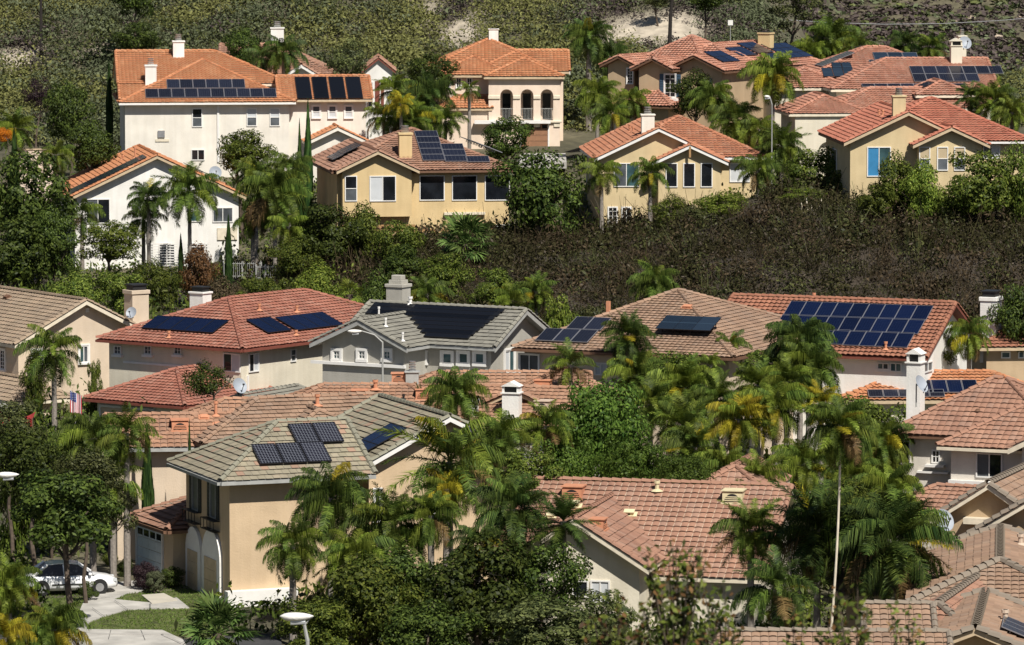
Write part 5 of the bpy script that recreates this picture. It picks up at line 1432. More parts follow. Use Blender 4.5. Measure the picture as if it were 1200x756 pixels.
# ------------------------------------------------------------------ trees and shrubs (photo position of the crown's middle, distance, half width, half height)
for a in [
    (80, 600, 191, 70, 56, 'dark', 'dense dark tree over the white car'),
    (35, 545, 203, 50, 50, 'dark', 'dark tree left of the hanging palm by the cream wall'),
    (128, 590, 204, 30, 40, 'olive', 'olive tree between the car and the pale garage door'),
    (100, 560, 199, 38, 38, 'olive', 'olive-green tree between the dark street trees'),
    (14, 500, 209, 38, 34, 'olive', 'olive tree at the left edge below the beige house'),
    (242, 447, 245, 34, 30, 'dark', 'round dark tree before the red-roofed house', 'loose'),
    (702, 506, 212, 68, 72, 'feather', 'large feathery bright green tree beside the palm grove', 'feather'),
    (664, 548, 208, 40, 50, 'feather', 'smaller feathery tree left of the large feathery one', 'feather'),
    (745, 548, 207, 46, 46, 'feather', 'feathery tree just above the pink roof ridge', 'feather'),
    (428, 708, 182, 66, 62, 'mid', 'broad green tree at the bottom left of centre'),
    (560, 690, 184, 74, 66, 'dark', 'largest dark tree in the front between the two houses'),
    (500, 748, 178, 62, 46, 'dark', 'dark tree crown cut by the bottom edge'),
    (636, 684, 185, 50, 52, 'dark', 'dark tree left of the front gable window'),
    (642, 742, 177, 72, 46, 'olive', 'olive tree along the bottom edge before the gabled wing'),
    (372, 738, 180, 52, 40, 'mid', 'green tree right of the front lamp'),
    (705, 728, 180, 44, 40, 'olive', 'olive tree below the white slatted window'),
    (110, 170, 350, 32, 34, 'dark', 'dark tree left of the large white house'),
    (82, 132, 362, 27, 40, 'dark', 'tall dark drooping tree on the left'),
    (45, 110, 372, 20, 22, 'purple', 'purple-leaved tree on the left', 'loose'),
    (30, 235, 331, 54, 64, 'dark', 'large dark tree at the left edge before the white gable'),
    (18, 300, 324, 50, 52, 'dark', 'lower dark tree at the left edge'),
    (64, 285, 327, 32, 46, 'dark', 'dark tree touching the white gable wall'),
    (128, 284, 328, 34, 27, 'citrus', 'round citrus tree below the white house window'),
    (285, 180, 346, 40, 32, 'mid', 'green tree before the large white house wall'),
    (385, 275, 321, 46, 40, 'dark', 'dark tree at the left foot of the yellow house'),
    (345, 302, 319, 32, 26, 'mid', 'green tree below the wide palm'),
    (406, 74, 377, 30, 32, 'olive', 'thin olive tree above the black panels', 'loose'),
    (285, 58, 381, 24, 28, 'dark', 'dark tree right of the white house chimney'),
    (160, 46, 392, 28, 22, 'dark', 'dark tree behind the white house roof'),
    (502, 88, 379, 28, 28, 'dark', 'dark tree touching the peach house roof'),
    (590, 163, 356, 31, 29, 'dark', 'dark round tree before the peach garage'),
    (632, 226, 329, 52, 58, 'dark', 'big dark tree between the two yellow houses'),
    (812, 110, 361, 28, 30, 'dark', 'dark tree before the shuttered tan house'),
    (950, 208, 331, 40, 38, 'mid', 'green tree at the left corner of the coral-roofed house'),
    (986, 222, 327, 26, 26, 'citrus', 'citrus tree beside the shaded coral-house wall'),
    (925, 4, 414, 38, 28, 'olive', 'spreading oak on the skyline behind the tan house', 'loose'),
    (4, 158, 350, 9, 9, 'orange', 'orange flowering tree top at the left edge'),
    (1192, 372, 262, 32, 46, 'dark', 'dark tree at the right edge beside the black-capped chimney'),
    (1108, 408, 255, 22, 26, 'mid', 'small green tree before the white gable wall', 'loose'),
    (800, 560, 203, 40, 34, 'feather', 'feathery crown rising behind the cream pipe', 'feather'),
    (1000, 600, 198, 50, 40, 'mid', 'green tree filling the space between the front palms'),
    (870, 590, 199, 36, 30, 'mid', 'green tree behind the right end of the pink roof'),
    (780, 444, 241, 44, 34, 'mid', 'green tree behind the broad yellow-green palm'),
    (1010, 500, 219, 46, 40, 'mid', 'green tree below the orange roof with panels'),
    (898, 434, 243, 36, 28, 'mid', 'green tree at the white corner below the rust roof'),
    (610, 560, 200, 44, 40, 'mid', 'green tree between the tan gable and the pink roof'),
    (460, 690, 184, 50, 50, 'dark', 'dark tree under the lime palm in front'),
]: tree(*a)
for a in [
    (785, 246, 325, 22, 20, 'citrus', 'citrus shrub below the three dark windows'),
    (845, 247, 324, 28, 24, 'bright', 'bright green shrub at the right foot of the nested gables'),
    (815, 255, 323, 20, 14, 'olive', 'olive shrub between the citrus and bright shrubs'),
    (1030, 232, 313, 26, 20, 'mid', 'shrub under the blue film window'),
    (1052, 208, 314, 32, 32, 'mid', 'tall green shrub right of the blue film window'),
    (1082, 212, 312, 26, 28, 'bright', 'light green shrub before the blind windows'),
    (1148, 205, 311, 46, 34, 'mid', 'widest green shrub before the coral-roofed house'),
    (1194, 200, 312, 26, 36, 'mid', 'green shrub at the right edge before the coral-roofed house'),
    (1060, 482, 228, 46, 20, 'mid', 'hedge before the panels of the orange roof'),
    (470, 306, 311, 32, 24, 'dark', 'dark shrub left of the fan palm'),
    (520, 322, 304, 36, 30, 'mid', 'green shrub below the fan palm'),
    (580, 332, 299, 26, 22, 'mid', 'green shrub right of the fan palm'),
    (440, 336, 289, 32, 24, 'dark', 'dark shrub behind the grey chimney'),
    (372, 322, 304, 30, 17, 'bright', 'bright shrub above the red roof hip'),
    (90, 330, 311, 32, 15, 'citrus', 'leftmost citrus shrub below the white gable'),
    (142, 328, 312, 30, 15, 'citrus', 'citrus shrub below the round citrus tree'),
    (184, 322, 315, 26, 20, 'mid', 'green shrub below the two palm trunks'),
    (232, 308, 317, 23, 25, 'rust', 'reddish shrub before the white pergola'),
    (262, 338, 305, 26, 16, 'brush_brown', 'dry brown shrub below the iron fence'),
    (310, 335, 303, 30, 16, 'mid', 'green shrub right of the iron fence'),
    (650, 356, 276, 27, 17, 'bright', 'bright shrub on bare soil behind the tan-pink roof'),
    (585, 360, 276, 25, 14, 'drygrass', 'dry grassy clump behind the grey ridge'),
    (168, 674, 203, 15, 18, 'purple', 'dark purple shrub beside the pale garage door'),
    (181, 680, 202, 12, 14, 'sage_grey', 'rounded grey-green shrub beside the front path'),
    (200, 678, 203.5, 14, 16, 'dark', 'dark shrub at the left arch of the tan house'),
    (146, 664, 207, 14, 12, 'dark', 'dark shrub between lawn and garage door'),
    (128, 660, 210, 10, 9, 'bright', 'bright shrub behind the white car'),
    (102, 690, 200, 13, 11, 'dark', 'dark low shrub in front of the car wheel'),
    (60, 512, 212, 30, 24, 'mid', 'green shrub below the American flag'),
    (20, 515, 212, 28, 20, 'mid', 'green shrub at the left edge below the red canopy'),
    (300, 600, 187, 1, 1, 'mid', None),
    (110, 440, 258, 10, 26, 'mid', 'climbing green plant between the beige and red-roofed houses'),
    (600, 385, 270, 22, 12, 'olive', 'olive shrub behind the right grey gable'),
    (700, 362, 275, 30, 12, 'olive', 'low scrub behind the thin red flue'),
    (860, 366, 272, 24, 12, 'sage', 'dry scrub between the tan-pink and rust roofs'),
    (550, 690, 180, 1, 1, 'mid', None),
    (490, 450, 233, 9, 9, 'olive', 'small weed on the grey lower roof'),
    (40, 445, 262, 16, 40, 'mid', 'leafy plant behind the queen palm trunk'),
    (425, 262, 322, 32, 26, 'mid', 'green shrub before the pergola'),
    (470, 275, 318, 30, 20, 'mid', 'vine-like shrub on the pergola front'),
    (940, 235, 322, 28, 16, 'bright', 'bright shrub left of the pampas plumes'),
]:
    if a[6]: tree(*a, cat='shrub', name='shrub')
for a in [(128, 78, 128, 376, 8, 'slim cypress left of the large white house'), (17, 160, 222, 339, 15, 'dark cypress at the left edge by the pink wall'),
          (351, 148, 192, 344, 7, 'shorter of the two slim cypresses'), (361, 126, 192, 344, 10, 'taller of the two slim cypresses'),
          (268, 256, 324, 325, 8, 'pencil cypress by the iron fence'), (212, 277, 307, 329, 6, 'short cypress between the two palm trunks'),
          (173, 503, 600, 210, 14, 'slim cypress before the cream wall'), (222, 502, 532, 209, 7, 'tip of a small cypress before the adobe roof')]: cypress(*a)
# ------------------------------------------------------------------ ground cover and scrub too dense to count
def in_poly(P, x, y):
    c = False; j = len(P) - 1
    for i in range(len(P)):
        if (P[i][1] > y) != (P[j][1] > y) and x < (P[j][0] - P[i][0]) * (y - P[i][1]) / (P[j][1] - P[i][1]) + P[i][0]: c = not c
        j = i
    return c
def blocked(x, y, pad=.3):
    for h in HOUSES:
        dx, dy = x - h.mat.translation.x, y - h.mat.translation.y
        if dx * dx + dy * dy > 900: continue
        q = h.inv @ Vector((x, y, h.zg))
        for b in h.blocks:
            if b[0] + b[5] - pad < q.x < b[1] - b[5] + pad and b[2] + b[5] - pad < q.y < b[3] - b[5] + pad: return True
    return any(in_poly(P, x, y) for P in PAVED)

def clump_proto(rng, n, leaf, asp, flat=.8, up=.4, twigs=0):
    e = rng.normal(size=(n, 3)); e /= np.linalg.norm(e, axis=1, keepdims=True); e[:, 2] = np.abs(e[:, 2]) * flat
    k = rng.normal(size=(5, 3)) * .25; k[:, 2] = np.abs(k[:, 2])
    P = e * rng.uniform(.45, 1.0, n)[:, None] * .8 + k[rng.integers(0, 5, n)]
    N = e + rng.normal(size=(n, 3)) * .33; N[:, 2] += up
    L = leaf * rng.uniform(.6, 1.4, n); V, _ = cards(P, N, L, L * asp, rng)
    if twigs:
        b = rng.normal(size=(twigs, 3)) * [.5, .5, .1]; d = b * [.8, .8, 0] + rng.normal(size=(twigs, 3)) * .2; d[:, 2] = rng.uniform(.5, 1.2, twigs)
        s = np.cross(d, rng.normal(size=(twigs, 3))); s /= np.linalg.norm(s, axis=1, keepdims=True); w = .016
        a, c = b, b + d
        V = np.concatenate([V, np.stack([a - s * w, a + s * w, c + s * w * .4, c - s * w * .4], 1).reshape(-1, 3)])
    return V.reshape(-1, 4, 3)
def scatter(name, label, cat, pts, protos, mats, pick, rng, big=None):
    """joins many small plants into one mass"""
    Vs, mi = [], []
    for (x, y, z, s, h, m) in pts:
        V = (big if big and s > 1.75 else protos)[rng.integers(len(protos))]; a = rng.uniform(0, 6.283); ca, sa = math.cos(a), math.sin(a)
        W = np.empty_like(V); W[..., 0] = (V[..., 0] * ca - V[..., 1] * sa) * s + x; W[..., 1] = (V[..., 0] * sa + V[..., 1] * ca) * s + y; W[..., 2] = V[..., 2] * h + z
        Vs.append(W); mi.append(pick(m, len(V), rng))
    V = np.concatenate(Vs).reshape(-1, 3)
    o = link(name, mesh_from(name, V, np.arange(len(V)).reshape(-1, 4), [G[m] for m in mats], np.concatenate(mi))); tag(o, label, cat, kind='stuff')
    return o
rng = np.random.default_rng(21)
def mixpick(m, n, r, tw=0):
    return np.full(n, m)
# dark chaparral on the slope between the rows
protos = [clump_proto(rng, 120, .165, .5, .9, .25) for _ in range(6)]
tw = 26
protos_t = [clump_proto(rng, 90, .165, .5, .9, .25, tw) for _ in range(6)]
pts = []
y = 277.0
while y < 336:
    x = -24.0
    while x < 42:
        X, Yy = x + rng.uniform(-.7, .7), y + rng.uniform(-.7, .7)
        px, py = topix(X, Yy, ground(X, Yy))
        lim = 268 if px > 560 else 290
        if px > 900: lim = 205
        ok = px > 285 and py > lim - 12 + 10 * math.sin(X) and not blocked(X, Yy, .6)
        if (px - 870) ** 2 / 900 + (py - 372) ** 2 / 150 < 1 or (px - 690) ** 2 / 700 + (py - 366) ** 2 / 130 < 1: ok = ok and rng.random() < .3
        if ok:
            q = rng.random(); nz = math.sin(X * .35 + 1) * math.cos(Yy * .3) 
            m = 0 if q < .48 + .25 * nz else (1 if q < .80 else 2)
            s = rng.uniform(.6, 1.2) if rng.random() < .7 else rng.uniform(1.2, 1.9); pts.append((X, Yy, ground(X, Yy) - .1, s, s * rng.uniform(.8, 1.3), m))
        x += 1.15
    y += 1.1
def brushpick(m, n, r):
    a = np.full(n, m); 
    if n > 84 and False: a[-tw:] = 3
    a[r.random(n) < .06] = 3; return a
scatter('brush', 'dark grey-brown chaparral covering the slope between the house rows', 'brush', pts, protos + protos_t, ['brush', 'brush_brown', 'olive', 'twig'], brushpick, rng)

# low garden planting that fills the lots
protos = [clump_proto(rng, 42, .26, .5, .8, .3) for _ in range(6)]
pts = []
y = 186.0
while y < 372:
    wd = y * .115 + 4; x = -wd
    step = 1.25 if y < 260 else 1.5
    while x < wd:
        X, Yy = x + rng.uniform(-.7, .7), y + rng.uniform(-.7, .7); g = ground(X, Yy); px, py = topix(X, Yy, g)
        lawn = in_poly(PAVED[1], X, Yy)
        if not blocked(X, Yy, .1) and not (277 < Yy < 330 and px > 420) and not (px < 215 and py > 655 and Yy > 190 and px > 95):
            q = rng.random(); s = rng.uniform(.5, 1.3); h = s * rng.uniform(.7, 1.8)
            if 600 < px < 670 and py < 195: h *= .3
            pts.append((X, Yy, g - .1, s, h, 0 if q < .5 else 1 if q < .8 else 2 if q < .93 else 3))
        x += step
    y += step
scatter('undergrowth', 'mixed green garden planting filling the ground between houses and trees', 'undergrowth', pts, protos, ['dark', 'mid', 'olive', 'citrus'], mixpick, rng)

# sage scrub on the hill behind
protos = [clump_proto(rng, 66, .22, .55, .75, .3) for _ in range(6)]
protos_big = [clump_proto(rng, 170, .115, .55, .75, .3) for _ in range(6)]
pts = []
y = 388.0
while y < 462:
    wd = y * .114 + 5; x = -wd
    while x < wd:
        X, Yy = x + rng.uniform(-.9, .9), y + rng.uniform(-.9, .9); g = ground(X, Yy); px, py = topix(X, Yy, g)
        z = g
        k = min(1, max(0, (Yy - 395) / 60)); z += k * (1.6 * math.sin(X * .11 + Yy * .05) * math.cos(Yy * .08 - X * .03) + .8 * math.sin(X * .31 + 2) * math.sin(Yy * .22))
        px, py = topix(X, Yy, z)
        ok = py > -30 and (px < 905 or Yy < 440) and not blocked(X, Yy, .5)
        d = min(((px - a) / b) ** 2 + ((py - c) / e) ** 2 for a, c, b, e in PATCH)
        n1 = math.sin(X * .13 + 2.1) + math.sin(Yy * .21 + X * .07) + .8 * math.sin(X * .4 - Yy * .33)
        if d < 1: ok = ok and rng.random() < .10 + .25 * d
        if ok:
            grey = d < 2.6 and rng.random() < .5
            m = 3 if grey else (0 if n1 > .1 and rng.random() < .8 else 1 if rng.random() < .7 else 2 if rng.random() < .8 else 3)
            s = (rng.uniform(.9, 1.7) if rng.random() < .72 else rng.uniform(1.8, 3.0)) * (.6 if d < 1.6 else 1); pts.append((X, Yy, z - .15, s, s * rng.uniform(.8, 1.25), m))
        x += 1.12
    y += 1.02
scatter('hillside_scrub', 'sage green and grey scrub covering the hill behind the houses', 'scrub', pts, protos, ['sage', 'sage_grey', 'olive', 'mauve'], mixpick, rng, protos_big)

# far slope at the top right: low dry brush and boulders
protos = [clump_proto(rng, 26, .55, .55, .7, .3) for _ in range(5)]
pts = []
def far_z(X, Yy):
    return ground(X, Yy) + (1.6 * math.sin(X * .11 + Yy * .05) * math.cos(Yy * .08 - X * .03) + .8 * math.sin(X * .31 + 2) * math.sin(Yy * .22)) + (3.5 * math.sin(X * .045 + 1) * math.sin(Yy * .03) + 2 * math.sin(X * .12) if Yy > 600 else 0)
for _ in range(8500):
    Yy = rng.uniform(600, 860); X = rng.uniform(.02, .125) * Yy
    z = far_z(X, Yy); px, py = topix(X, Yy, z)
    if -25 < py < 95:
        q = rng.random(); s = rng.uniform(.8, 2.0); pts.append((X, Yy, z - .2, s, s * .75, 0 if q < .7 else 1 if q < .85 else 2))
scatter('far_brush', 'low mauve-grey brush on the far slope at the top right', 'brush', pts, protos, ['mauve', 'olive', 'sage_grey'], mixpick, rng)
rock_me = []
for i in range(5):
    r2 = np.random.default_rng(900 + i); V = []; Fc = []; nu, nv = 9, 6
    for a in range(nv + 1):
        for b in range(nu):
            t, u = math.pi * a / nv, 2 * math.pi * b / nu; k = 1 + r2.uniform(-.22, .22)
            V.append((math.sin(t) * math.cos(u) * k, math.sin(t) * math.sin(u) * k * .8, math.cos(t) * k * .65))
    for a in range(nv):
        for b in range(nu):
            p = a * nu + b; q = a * nu + (b + 1) % nu; Fc.append((p, p + nu, q + nu, q))
    rock_me.append(mesh_from('boulder', np.array(V), Fc, [M['rock']]))
for (px, py, r) in [(1058, 10, 8), (1074, 15, 4), (1118, 7, 6), (1130, 23, 5), (1137, 24, 8), (1120, 28, 6), (1135, 38, 9), (1150, 32, 5), (1162, 18, 6), (1180, 8, 9), (1188, 40, 7), (1168, 45, 8), (1040, 30, 5), (1025, 12, 6), (985, 20, 5), (1090, 33, 6), (1195, 22, 5), (1065, 38, 4), (1150, 6, 5), (1105, 18, 4)]:
    best = None
    for Yy in np.arange(600, 1000, 4.0):
        p = at(px, py, Yy)
        if far_z(p.x, Yy) >= p.z: best = (p, Yy); break
    if best:
        p, Yy = best; o = link('boulder', rock_me[int(px) % 5]); o.location = p; k = r / pxm(Yy); o.scale = (k, k, k); o.rotation_euler = (0, 0, px)
        tag(o, 'tan boulder among the brush of the far slope', 'boulder', 'boulders on the far slope')

# lawn grass
P = PAVED[1]; lo, hi = P.min(0), P.max(0); c = []
while len(c) < 9000:
    x, y = rng.uniform(lo[0], hi[0]), rng.uniform(lo[1], hi[1])
    if in_poly(P, x, y) and not any(in_poly(q, x, y) for q in PAVED[2:5]): c.append((x, y, GZ + .05))
c = np.array(c); N = rng.normal(size=c.shape); N[:, 2] *= .3; V, Fq = cards(c, N, .13, .03, rng)
o = link('grass', mesh_from('grass', V, Fq, [G['grass']])); tag(o, 'short green lawn grass around the driveway', 'grass', kind='stuff')
# ------------------------------------------------------------------ white car
def build_car(px, py, Y, yaw):
    p = onz(px, py, .11); e = tag(empty('parked_car', (p.x, p.y, .11), math.radians(yaw)), 'white saloon car parked on the driveway under the dense dark tree', 'car')
    e.scale = (.93, .93, .93)
    paint = plain('car_paint', (.86, .86, .86), .22, .03, spec=.6)
    st = [(-2.2, .42, .62, .50), (-2.12, .26, .78, .72), (-1.7, .2, .92, .84), (-1.0, .2, .93, .87), (0, .2, .92, .88), (.75, .2, .90, .88), (1.3, .22, .84, .86), (1.85, .24, .76, .80), (2.15, .28, .66, .66), (2.25, .40, .55, .48)]
    V, Fc = [], []; 
    def sec(x, zb, zt, w): return [(x, 0, zb), (x, w * .9, zb), (x, w, zb + (zt - zb) * .3), (x, w * 1.0, zb + (zt - zb) * .62), (x, w * .95, zb + (zt - zb) * .88), (x, w * .8, zt), (x, 0, zt + .025)]
    for s in st: V += sec(*s) + [(a, -b, c) for a, b, c in sec(*s)[-2:0:-1]]
    n = 12
    for i in range(len(st) - 1):
        for k in range(n):
            a = i * n + k; b = i * n + (k + 1) % n; Fc.append((a, b, b + n, a + n))
    Fc.append(tuple(range(n - 1, -1, -1))); Fc.append(tuple((len(st) - 1) * n + k for k in range(n)))
    link('body', mesh_from('body', np.array(V), Fc, [paint], smooth_=True), e)
    mb = MB()                                                     # roof and pillars
    roof = [(-1.05, 1.36, .56), (-.5, 1.42, .60), (.1, 1.41, .60), (.42, 1.36, .57)]
    for i in range(3):
        (x0, z0, w0), (x1, z1, w1) = roof[i], roof[i + 1]
        mb.prism([(x0, -w0, z0), (x1, -w1, z1), (x1, w1, z1), (x0, w0, z0)], (0, 0, .045))
    for s in (-1, 1):
        for (x0, w0, x1, w1, t) in ((1.15, .76, .42, .57, .05), (-.25, .80, -.3, .60, .05), (-1.75, .74, -1.05, .56, .09)):
            mb.tube([(x0, s * w0, .88), (x1, s * w1, 1.39)], t, 5)
    mb.build('roof', paint, e)
    g = MB(); q = .015
    g.face([(1.13, -.74, .9), (1.13, .74, .9), (.44, .56, 1.37), (.44, -.56, 1.37)]); g.build('windscreen', M['glass'], e)
    g = MB(); g.face([(-1.72, .72, .9), (-1.72, -.72, .9), (-1.06, -.55, 1.37), (-1.06, .55, 1.37)]); g.build('rear_window', M['glass'], e)
    for s in (-1, 1):
        for a in (((1.08, .77), (-.22, .80), (-.28, .60), (.44, .575)), ((-.30, .80), (-1.68, .75), (-1.05, .565), (-.34, .60))):
            g = MB(); pts = [(x, s * w, .89 if i < 2 else 1.38) for i, (x, w) in enumerate(a)]; g.face(pts); g.build('side_window', M['glass'], e)
    for x in (-1.32, 1.38):
        for s in (-1, 1):
            t = MB(); t.tube([(x, s * .68, .31), (x, s * .70, .31), (x, s * .85, .31), (x, s * .87, .31)], [.27, .315, .315, .27], 20)
            w = t.build('wheel', plain('tyre', (.02, .02, .02), .9), e); r = MB(); r.tube([(x, s * .872, .31), (x, s * .885, .31)], [.20, .19], 14)
            for k in range(5):
                an = k * 1.2566; r.prism([(x + math.cos(an - .12) * .05, s * .886, .31 + math.sin(an - .12) * .05), (x + math.cos(an - .2) * .19, s * .886, .31 + math.sin(an - .2) * .19), (x + math.cos(an + .2) * .19, s * .886, .31 + math.sin(an + .2) * .19)], (0, s * .012, 0))
            r.build('rim', M['metal'], w)
            ar = MB(); ar.tube([(x, s * .84, .34), (x, s * .884 if x < 0 else s * .868, .34)], .37, 20); ar.build('wheel_arch', M['black'], e)
    for s in (-1, 1):
        m = MB(); m.box(2.0, 2.2, s * .6 - .12, s * .6 + .12, .56, .68); m.build('headlight', M['blind'], e)
        m = MB(); m.box(.85, 1.0, s * .92 - .09, s * .92 + .09, .9, 1.02, .02); m.build('mirror', paint, e)
        m = MB(); m.box(-.2, .0, s * .90 - .015, s * .90 + .015, .76, .80); m.build('door_handle', M['black'], e)
        m = MB(); m.box(-.85, .85, s * .905 - .012, s * .905 + .012, .47, .52); m.build('side_moulding', M['black'], e)
    m = MB(); m.box(2.18, 2.27, -.35, .35, .32, .44); m.build('grille', M['black'], e)
build_car(80, 694, 203, 12)

# ------------------------------------------------------------------ street lamps
def lamp(px, py, Y, side, arm, label, head=.8, post_px=None, grp='cobra-head street lamps'):
    c = at(px, py, Y); g = ground(c.x, c.y); x0 = c.x + side * arm
    e = tag(empty('street_lamp', (x0, Y, g)), label, 'street lamp', grp); H = c.z - g; k2 = .55 if head < .6 else .75
    mb = MB(); mb.tube([(0, 0, -.3), (0, 0, H * .5), (0, 0, H - .55)], [.10 * k2, .08 * k2, .06 * k2], 8); mb.tube([(0, 0, -.3), (0, 0, .35)], .16, 8); mb.build('post', M['trim_grey'], e)
    mb = MB(); mb.tube([(0, 0, H - .6), (-side * arm * .3, 0, H - .2), (-side * (arm - head * .45), 0, H)], [.05, .042, .035], 6); mb.build('arm', M['trim_grey'], e)
    V, Fc = [], []; n, m = 10, 9
    for i in range(m):
        t = i / (m - 1); x = -head / 2 + head * t; r = math.sin(math.pi * min(.999, max(.001, t)) ** .8) ** .6
        for k in range(n):
            a = 2 * math.pi * k / n; V.append((x, math.cos(a) * .17 * r, math.sin(a) * (.085 if math.sin(a) > 0 else .13) * r))
    for i in range(m - 1):
        for k in range(n): a = i * n + k; b = i * n + (k + 1) % n; Fc.append((a, b, b + n, a + n))
    o = link('lamp_head', mesh_from('lamp_head', np.array(V), Fc, [M['w_bright']], smooth_=True), e); o.location = (-side * arm, 0, H)
    lb = MB(); lb.tube([(-.15, 0, -.13), (.2, 0, -.13)], [.09, .07], 8); lb.build('lamp_lens', M['blind'], o)
lamp(348, 722, 110, 1, .25, 'street lamp head in front of the dark trees at the bottom centre')
lamp(9, 556, 160, -1, 1.6, 'street lamp reaching in from the left edge before the dark trees')
lamp(416, 388, 246, 1, 1.45, 'curved street lamp before the grey gable')
lamp(899, 113, 336, 1, .35, 'slim white lamp post before the palms at the salmon roofs', head=.42)

# ------------------------------------------------------------------ satellite dishes
def dish(px, py, Y, r, az, label, pole=.8, el=.5):
    c = at(px, py, Y); e = tag(empty('satellite_dish', (c.x, c.y, c.z - pole), az), label, 'satellite dish')
    V, Fc = [(0, 0, 0)], []; n = 20
    for i in range(1, 5):
        rr = r * i / 4
        for k in range(n): a = 2 * math.pi * k / n; V.append((math.cos(a) * rr * .92, rr * rr * -.32 / r, math.sin(a) * rr))
    for k in range(n): Fc.append((0, 1 + k, 1 + (k + 1) % n))
    for i in range(3):
        for k in range(n): a = 1 + i * n + k; b = 1 + i * n + (k + 1) % n; Fc.append((a, a + n, b + n, b))
    R = Matrix.Translation((0, -.08, pole)) @ Matrix.Rotation(-el, 4, 'X')
    o = link('reflector', mesh_from('reflector', np.array(V), Fc, [M['dish']], smooth_=True), e, R)
    mb = MB(); mb.tube([(0, .1, 0), (0, .1, pole)], .035, 6); mb.tube([(0, .1, pole), (0, -.02, pole)], .05, 6); mb.build('mast', M['trim_grey'], e)
    mb = MB(); mb.tube([(0, .0, -r * .95), (0, -r * 1.15, -r * .25)], .02, 5); mb.box(-.05, .05, -r * 1.2, -r * 1.05, -r * .3, -r * .12); mb.build('feed_arm', M['black'], e, R)
dish(1076, 451, 209, .42, .9, 'grey satellite dish beside the tall white chimney', 1.0)
dish(1103, 611, 186, .48, .5, 'grey satellite dish in front of the near gable')
dish(252, 203, 340, .5, .2, 'satellite dish on the right slope of the white gable', .5)
dish(155, 367, 271.5, .35, -.3, 'small dish on the beige chimney with black cap', .3)
dish(279, 453, 249, .45, .6, 'white dish beside the red-roofed house', .6)
dish(1130, 51, 366, .55, .3, 'round silver dish behind the cream chimney', .5)

# ------------------------------------------------------------------ garden structures
def garden_wall(pts, Y, h, label, mat='w_peach', th=.3):
    a, b = at(*pts[0], Y), at(*pts[1], Y); z = min(a.z, b.z)
    e = tag(empty('garden_wall', (a.x, Y, z - h)), label, 'wall'); mb = MB(); L = b.x - a.x
    mb.box(0, L, 0, th, -1.5, h); mb.build('wall', M[mat], e); mb = MB(); mb.box(-.05, L + .05, -.05, th + .05, h, h + .1); mb.build('coping', M['trim_tan'], e)
garden_wall([(20, 176), (62, 176)], 352, 1.8, 'upper pink garden wall behind the small lime palm')
garden_wall([(18, 200), (60, 200)], 343, .8, 'lower pink garden wall left of the white gable')
def fence(x0, x1, py, pyb, Y, label, mat='trim_grey', step=.14):
    a, b = at(x0, py, Y), at(x1, py, Y); zb = at(x0, pyb, Y).z; e = tag(empty('iron_fence', (a.x, Y, zb)), label, 'fence'); L = b.x - a.x; H = a.z - zb
    for z in (.12, H - .08):
        mb = MB(); mb.box(0, L, -.02, .02, z, z + .05); mb.build('rail', M[mat], e)
    pk = MB(); pk.box(-.012, .012, -.012, .012, 0, H + .06); me = pk.mesh('picket', M[mat])
    for i in range(int(L / step) + 1): link('picket', me, e, Matrix.Translation((i * step, -.035, 0)))
    ps = MB(); ps.box(-.05, .05, -.05, .05, -1.5, H + .12); pm_ = ps.mesh('post', M[mat])
    for i in range(3): link('post', pm_, e, Matrix.Translation((L * i / 2, .05, 0)))
fence(262, 306, 308, 326, 326.5, 'pale iron fence beside the pencil cypress'); fence(300, 322, 312, 328, 322, 'short iron fence right of the white gable')
a = at(178, 285, 334.6); e = tag(empty('pergola', (a.x, 334.6, ground(a.x, 334.6))), 'white slatted pergola against the white gable wall', 'pergola'); g0 = ground(a.x, 334.6); H = a.z - g0; L = 64 / pxm(334.6)
for i in range(4):
    mb = MB(); mb.box(i * L / 3 - .06, i * L / 3 + .06, -.06, .06, -.5, H); mb.build('post', M['trim_white'], e)
for i in range(9):
    mb = MB(); mb.box(-.2, L + .2 if i < 2 else L * .62, -.13, -.08, H - .1 - i * .19, H - .02 - i * .19); mb.build('slat', M['trim_white'], e)
# flag
a = at(88, 462, 247); e = tag(empty('flag', (a.x, a.y, ground(a.x, a.y))), 'American flag hanging from a pole left of the red garage roof', 'flag'); H = a.z - ground(a.x, a.y)
mb = MB(); mb.tube([(0, 0, -.2), (0, 0, H)], .03, 6); mb.tube([(0, 0, H - .1), (-.25, -.2, H + .25)], .02, 5); mb.build('pole', M['trim_white'], e)
fw, fh = .62, 1.25; red, wht, blu = plain('flag_red', (.45, .05, .06), .8), plain('flag_white', (.75, .74, .74), .8), plain('flag_blue', (.05, .07, .22), .8)
for i in range(13):
    mb = MB(); x0, x1 = -.25 + fw * i / 13, -.25 + fw * (i + 1) / 13
    y0, y1 = -.2 + .07 * math.sin(i * .9), -.2 + .07 * math.sin((i + 1) * .9); zt = H + .2 - .02 * i; top = zt if i >= 7 else zt - .5
    for (z1, z0, m) in ((top, zt - fh, 0),):
        mb.face([(x0, y0, z0), (x1, y1, z0), (x1, y1, z1), (x0, y0, z1)])
    mb.build('stripe', red if i % 2 == 0 else wht, e)
mb = MB()
for i in range(7):
    x0, x1 = -.25 + fw * i / 13, -.25 + fw * (i + 1) / 13; y0, y1 = -.2 + .07 * math.sin(i * .9), -.2 + .07 * math.sin((i + 1) * .9); zt = H + .2 - .02 * i
    mb.face([(x0, y0, zt - .5), (x1, y1, zt - .5), (x1, y1, zt), (x0, y0, zt)])
cn = mb.build('canton', blu, e); mb = MB()
for r in range(5):
    for c in range(4): x = -.25 + .05 + c * .085; z = H + .12 - r * .09; mb.face([(x - .015, -.30, z), (x, -.30, z - .018), (x + .015, -.30, z), (x, -.30, z + .018)])
mb.build('star', wht, cn)
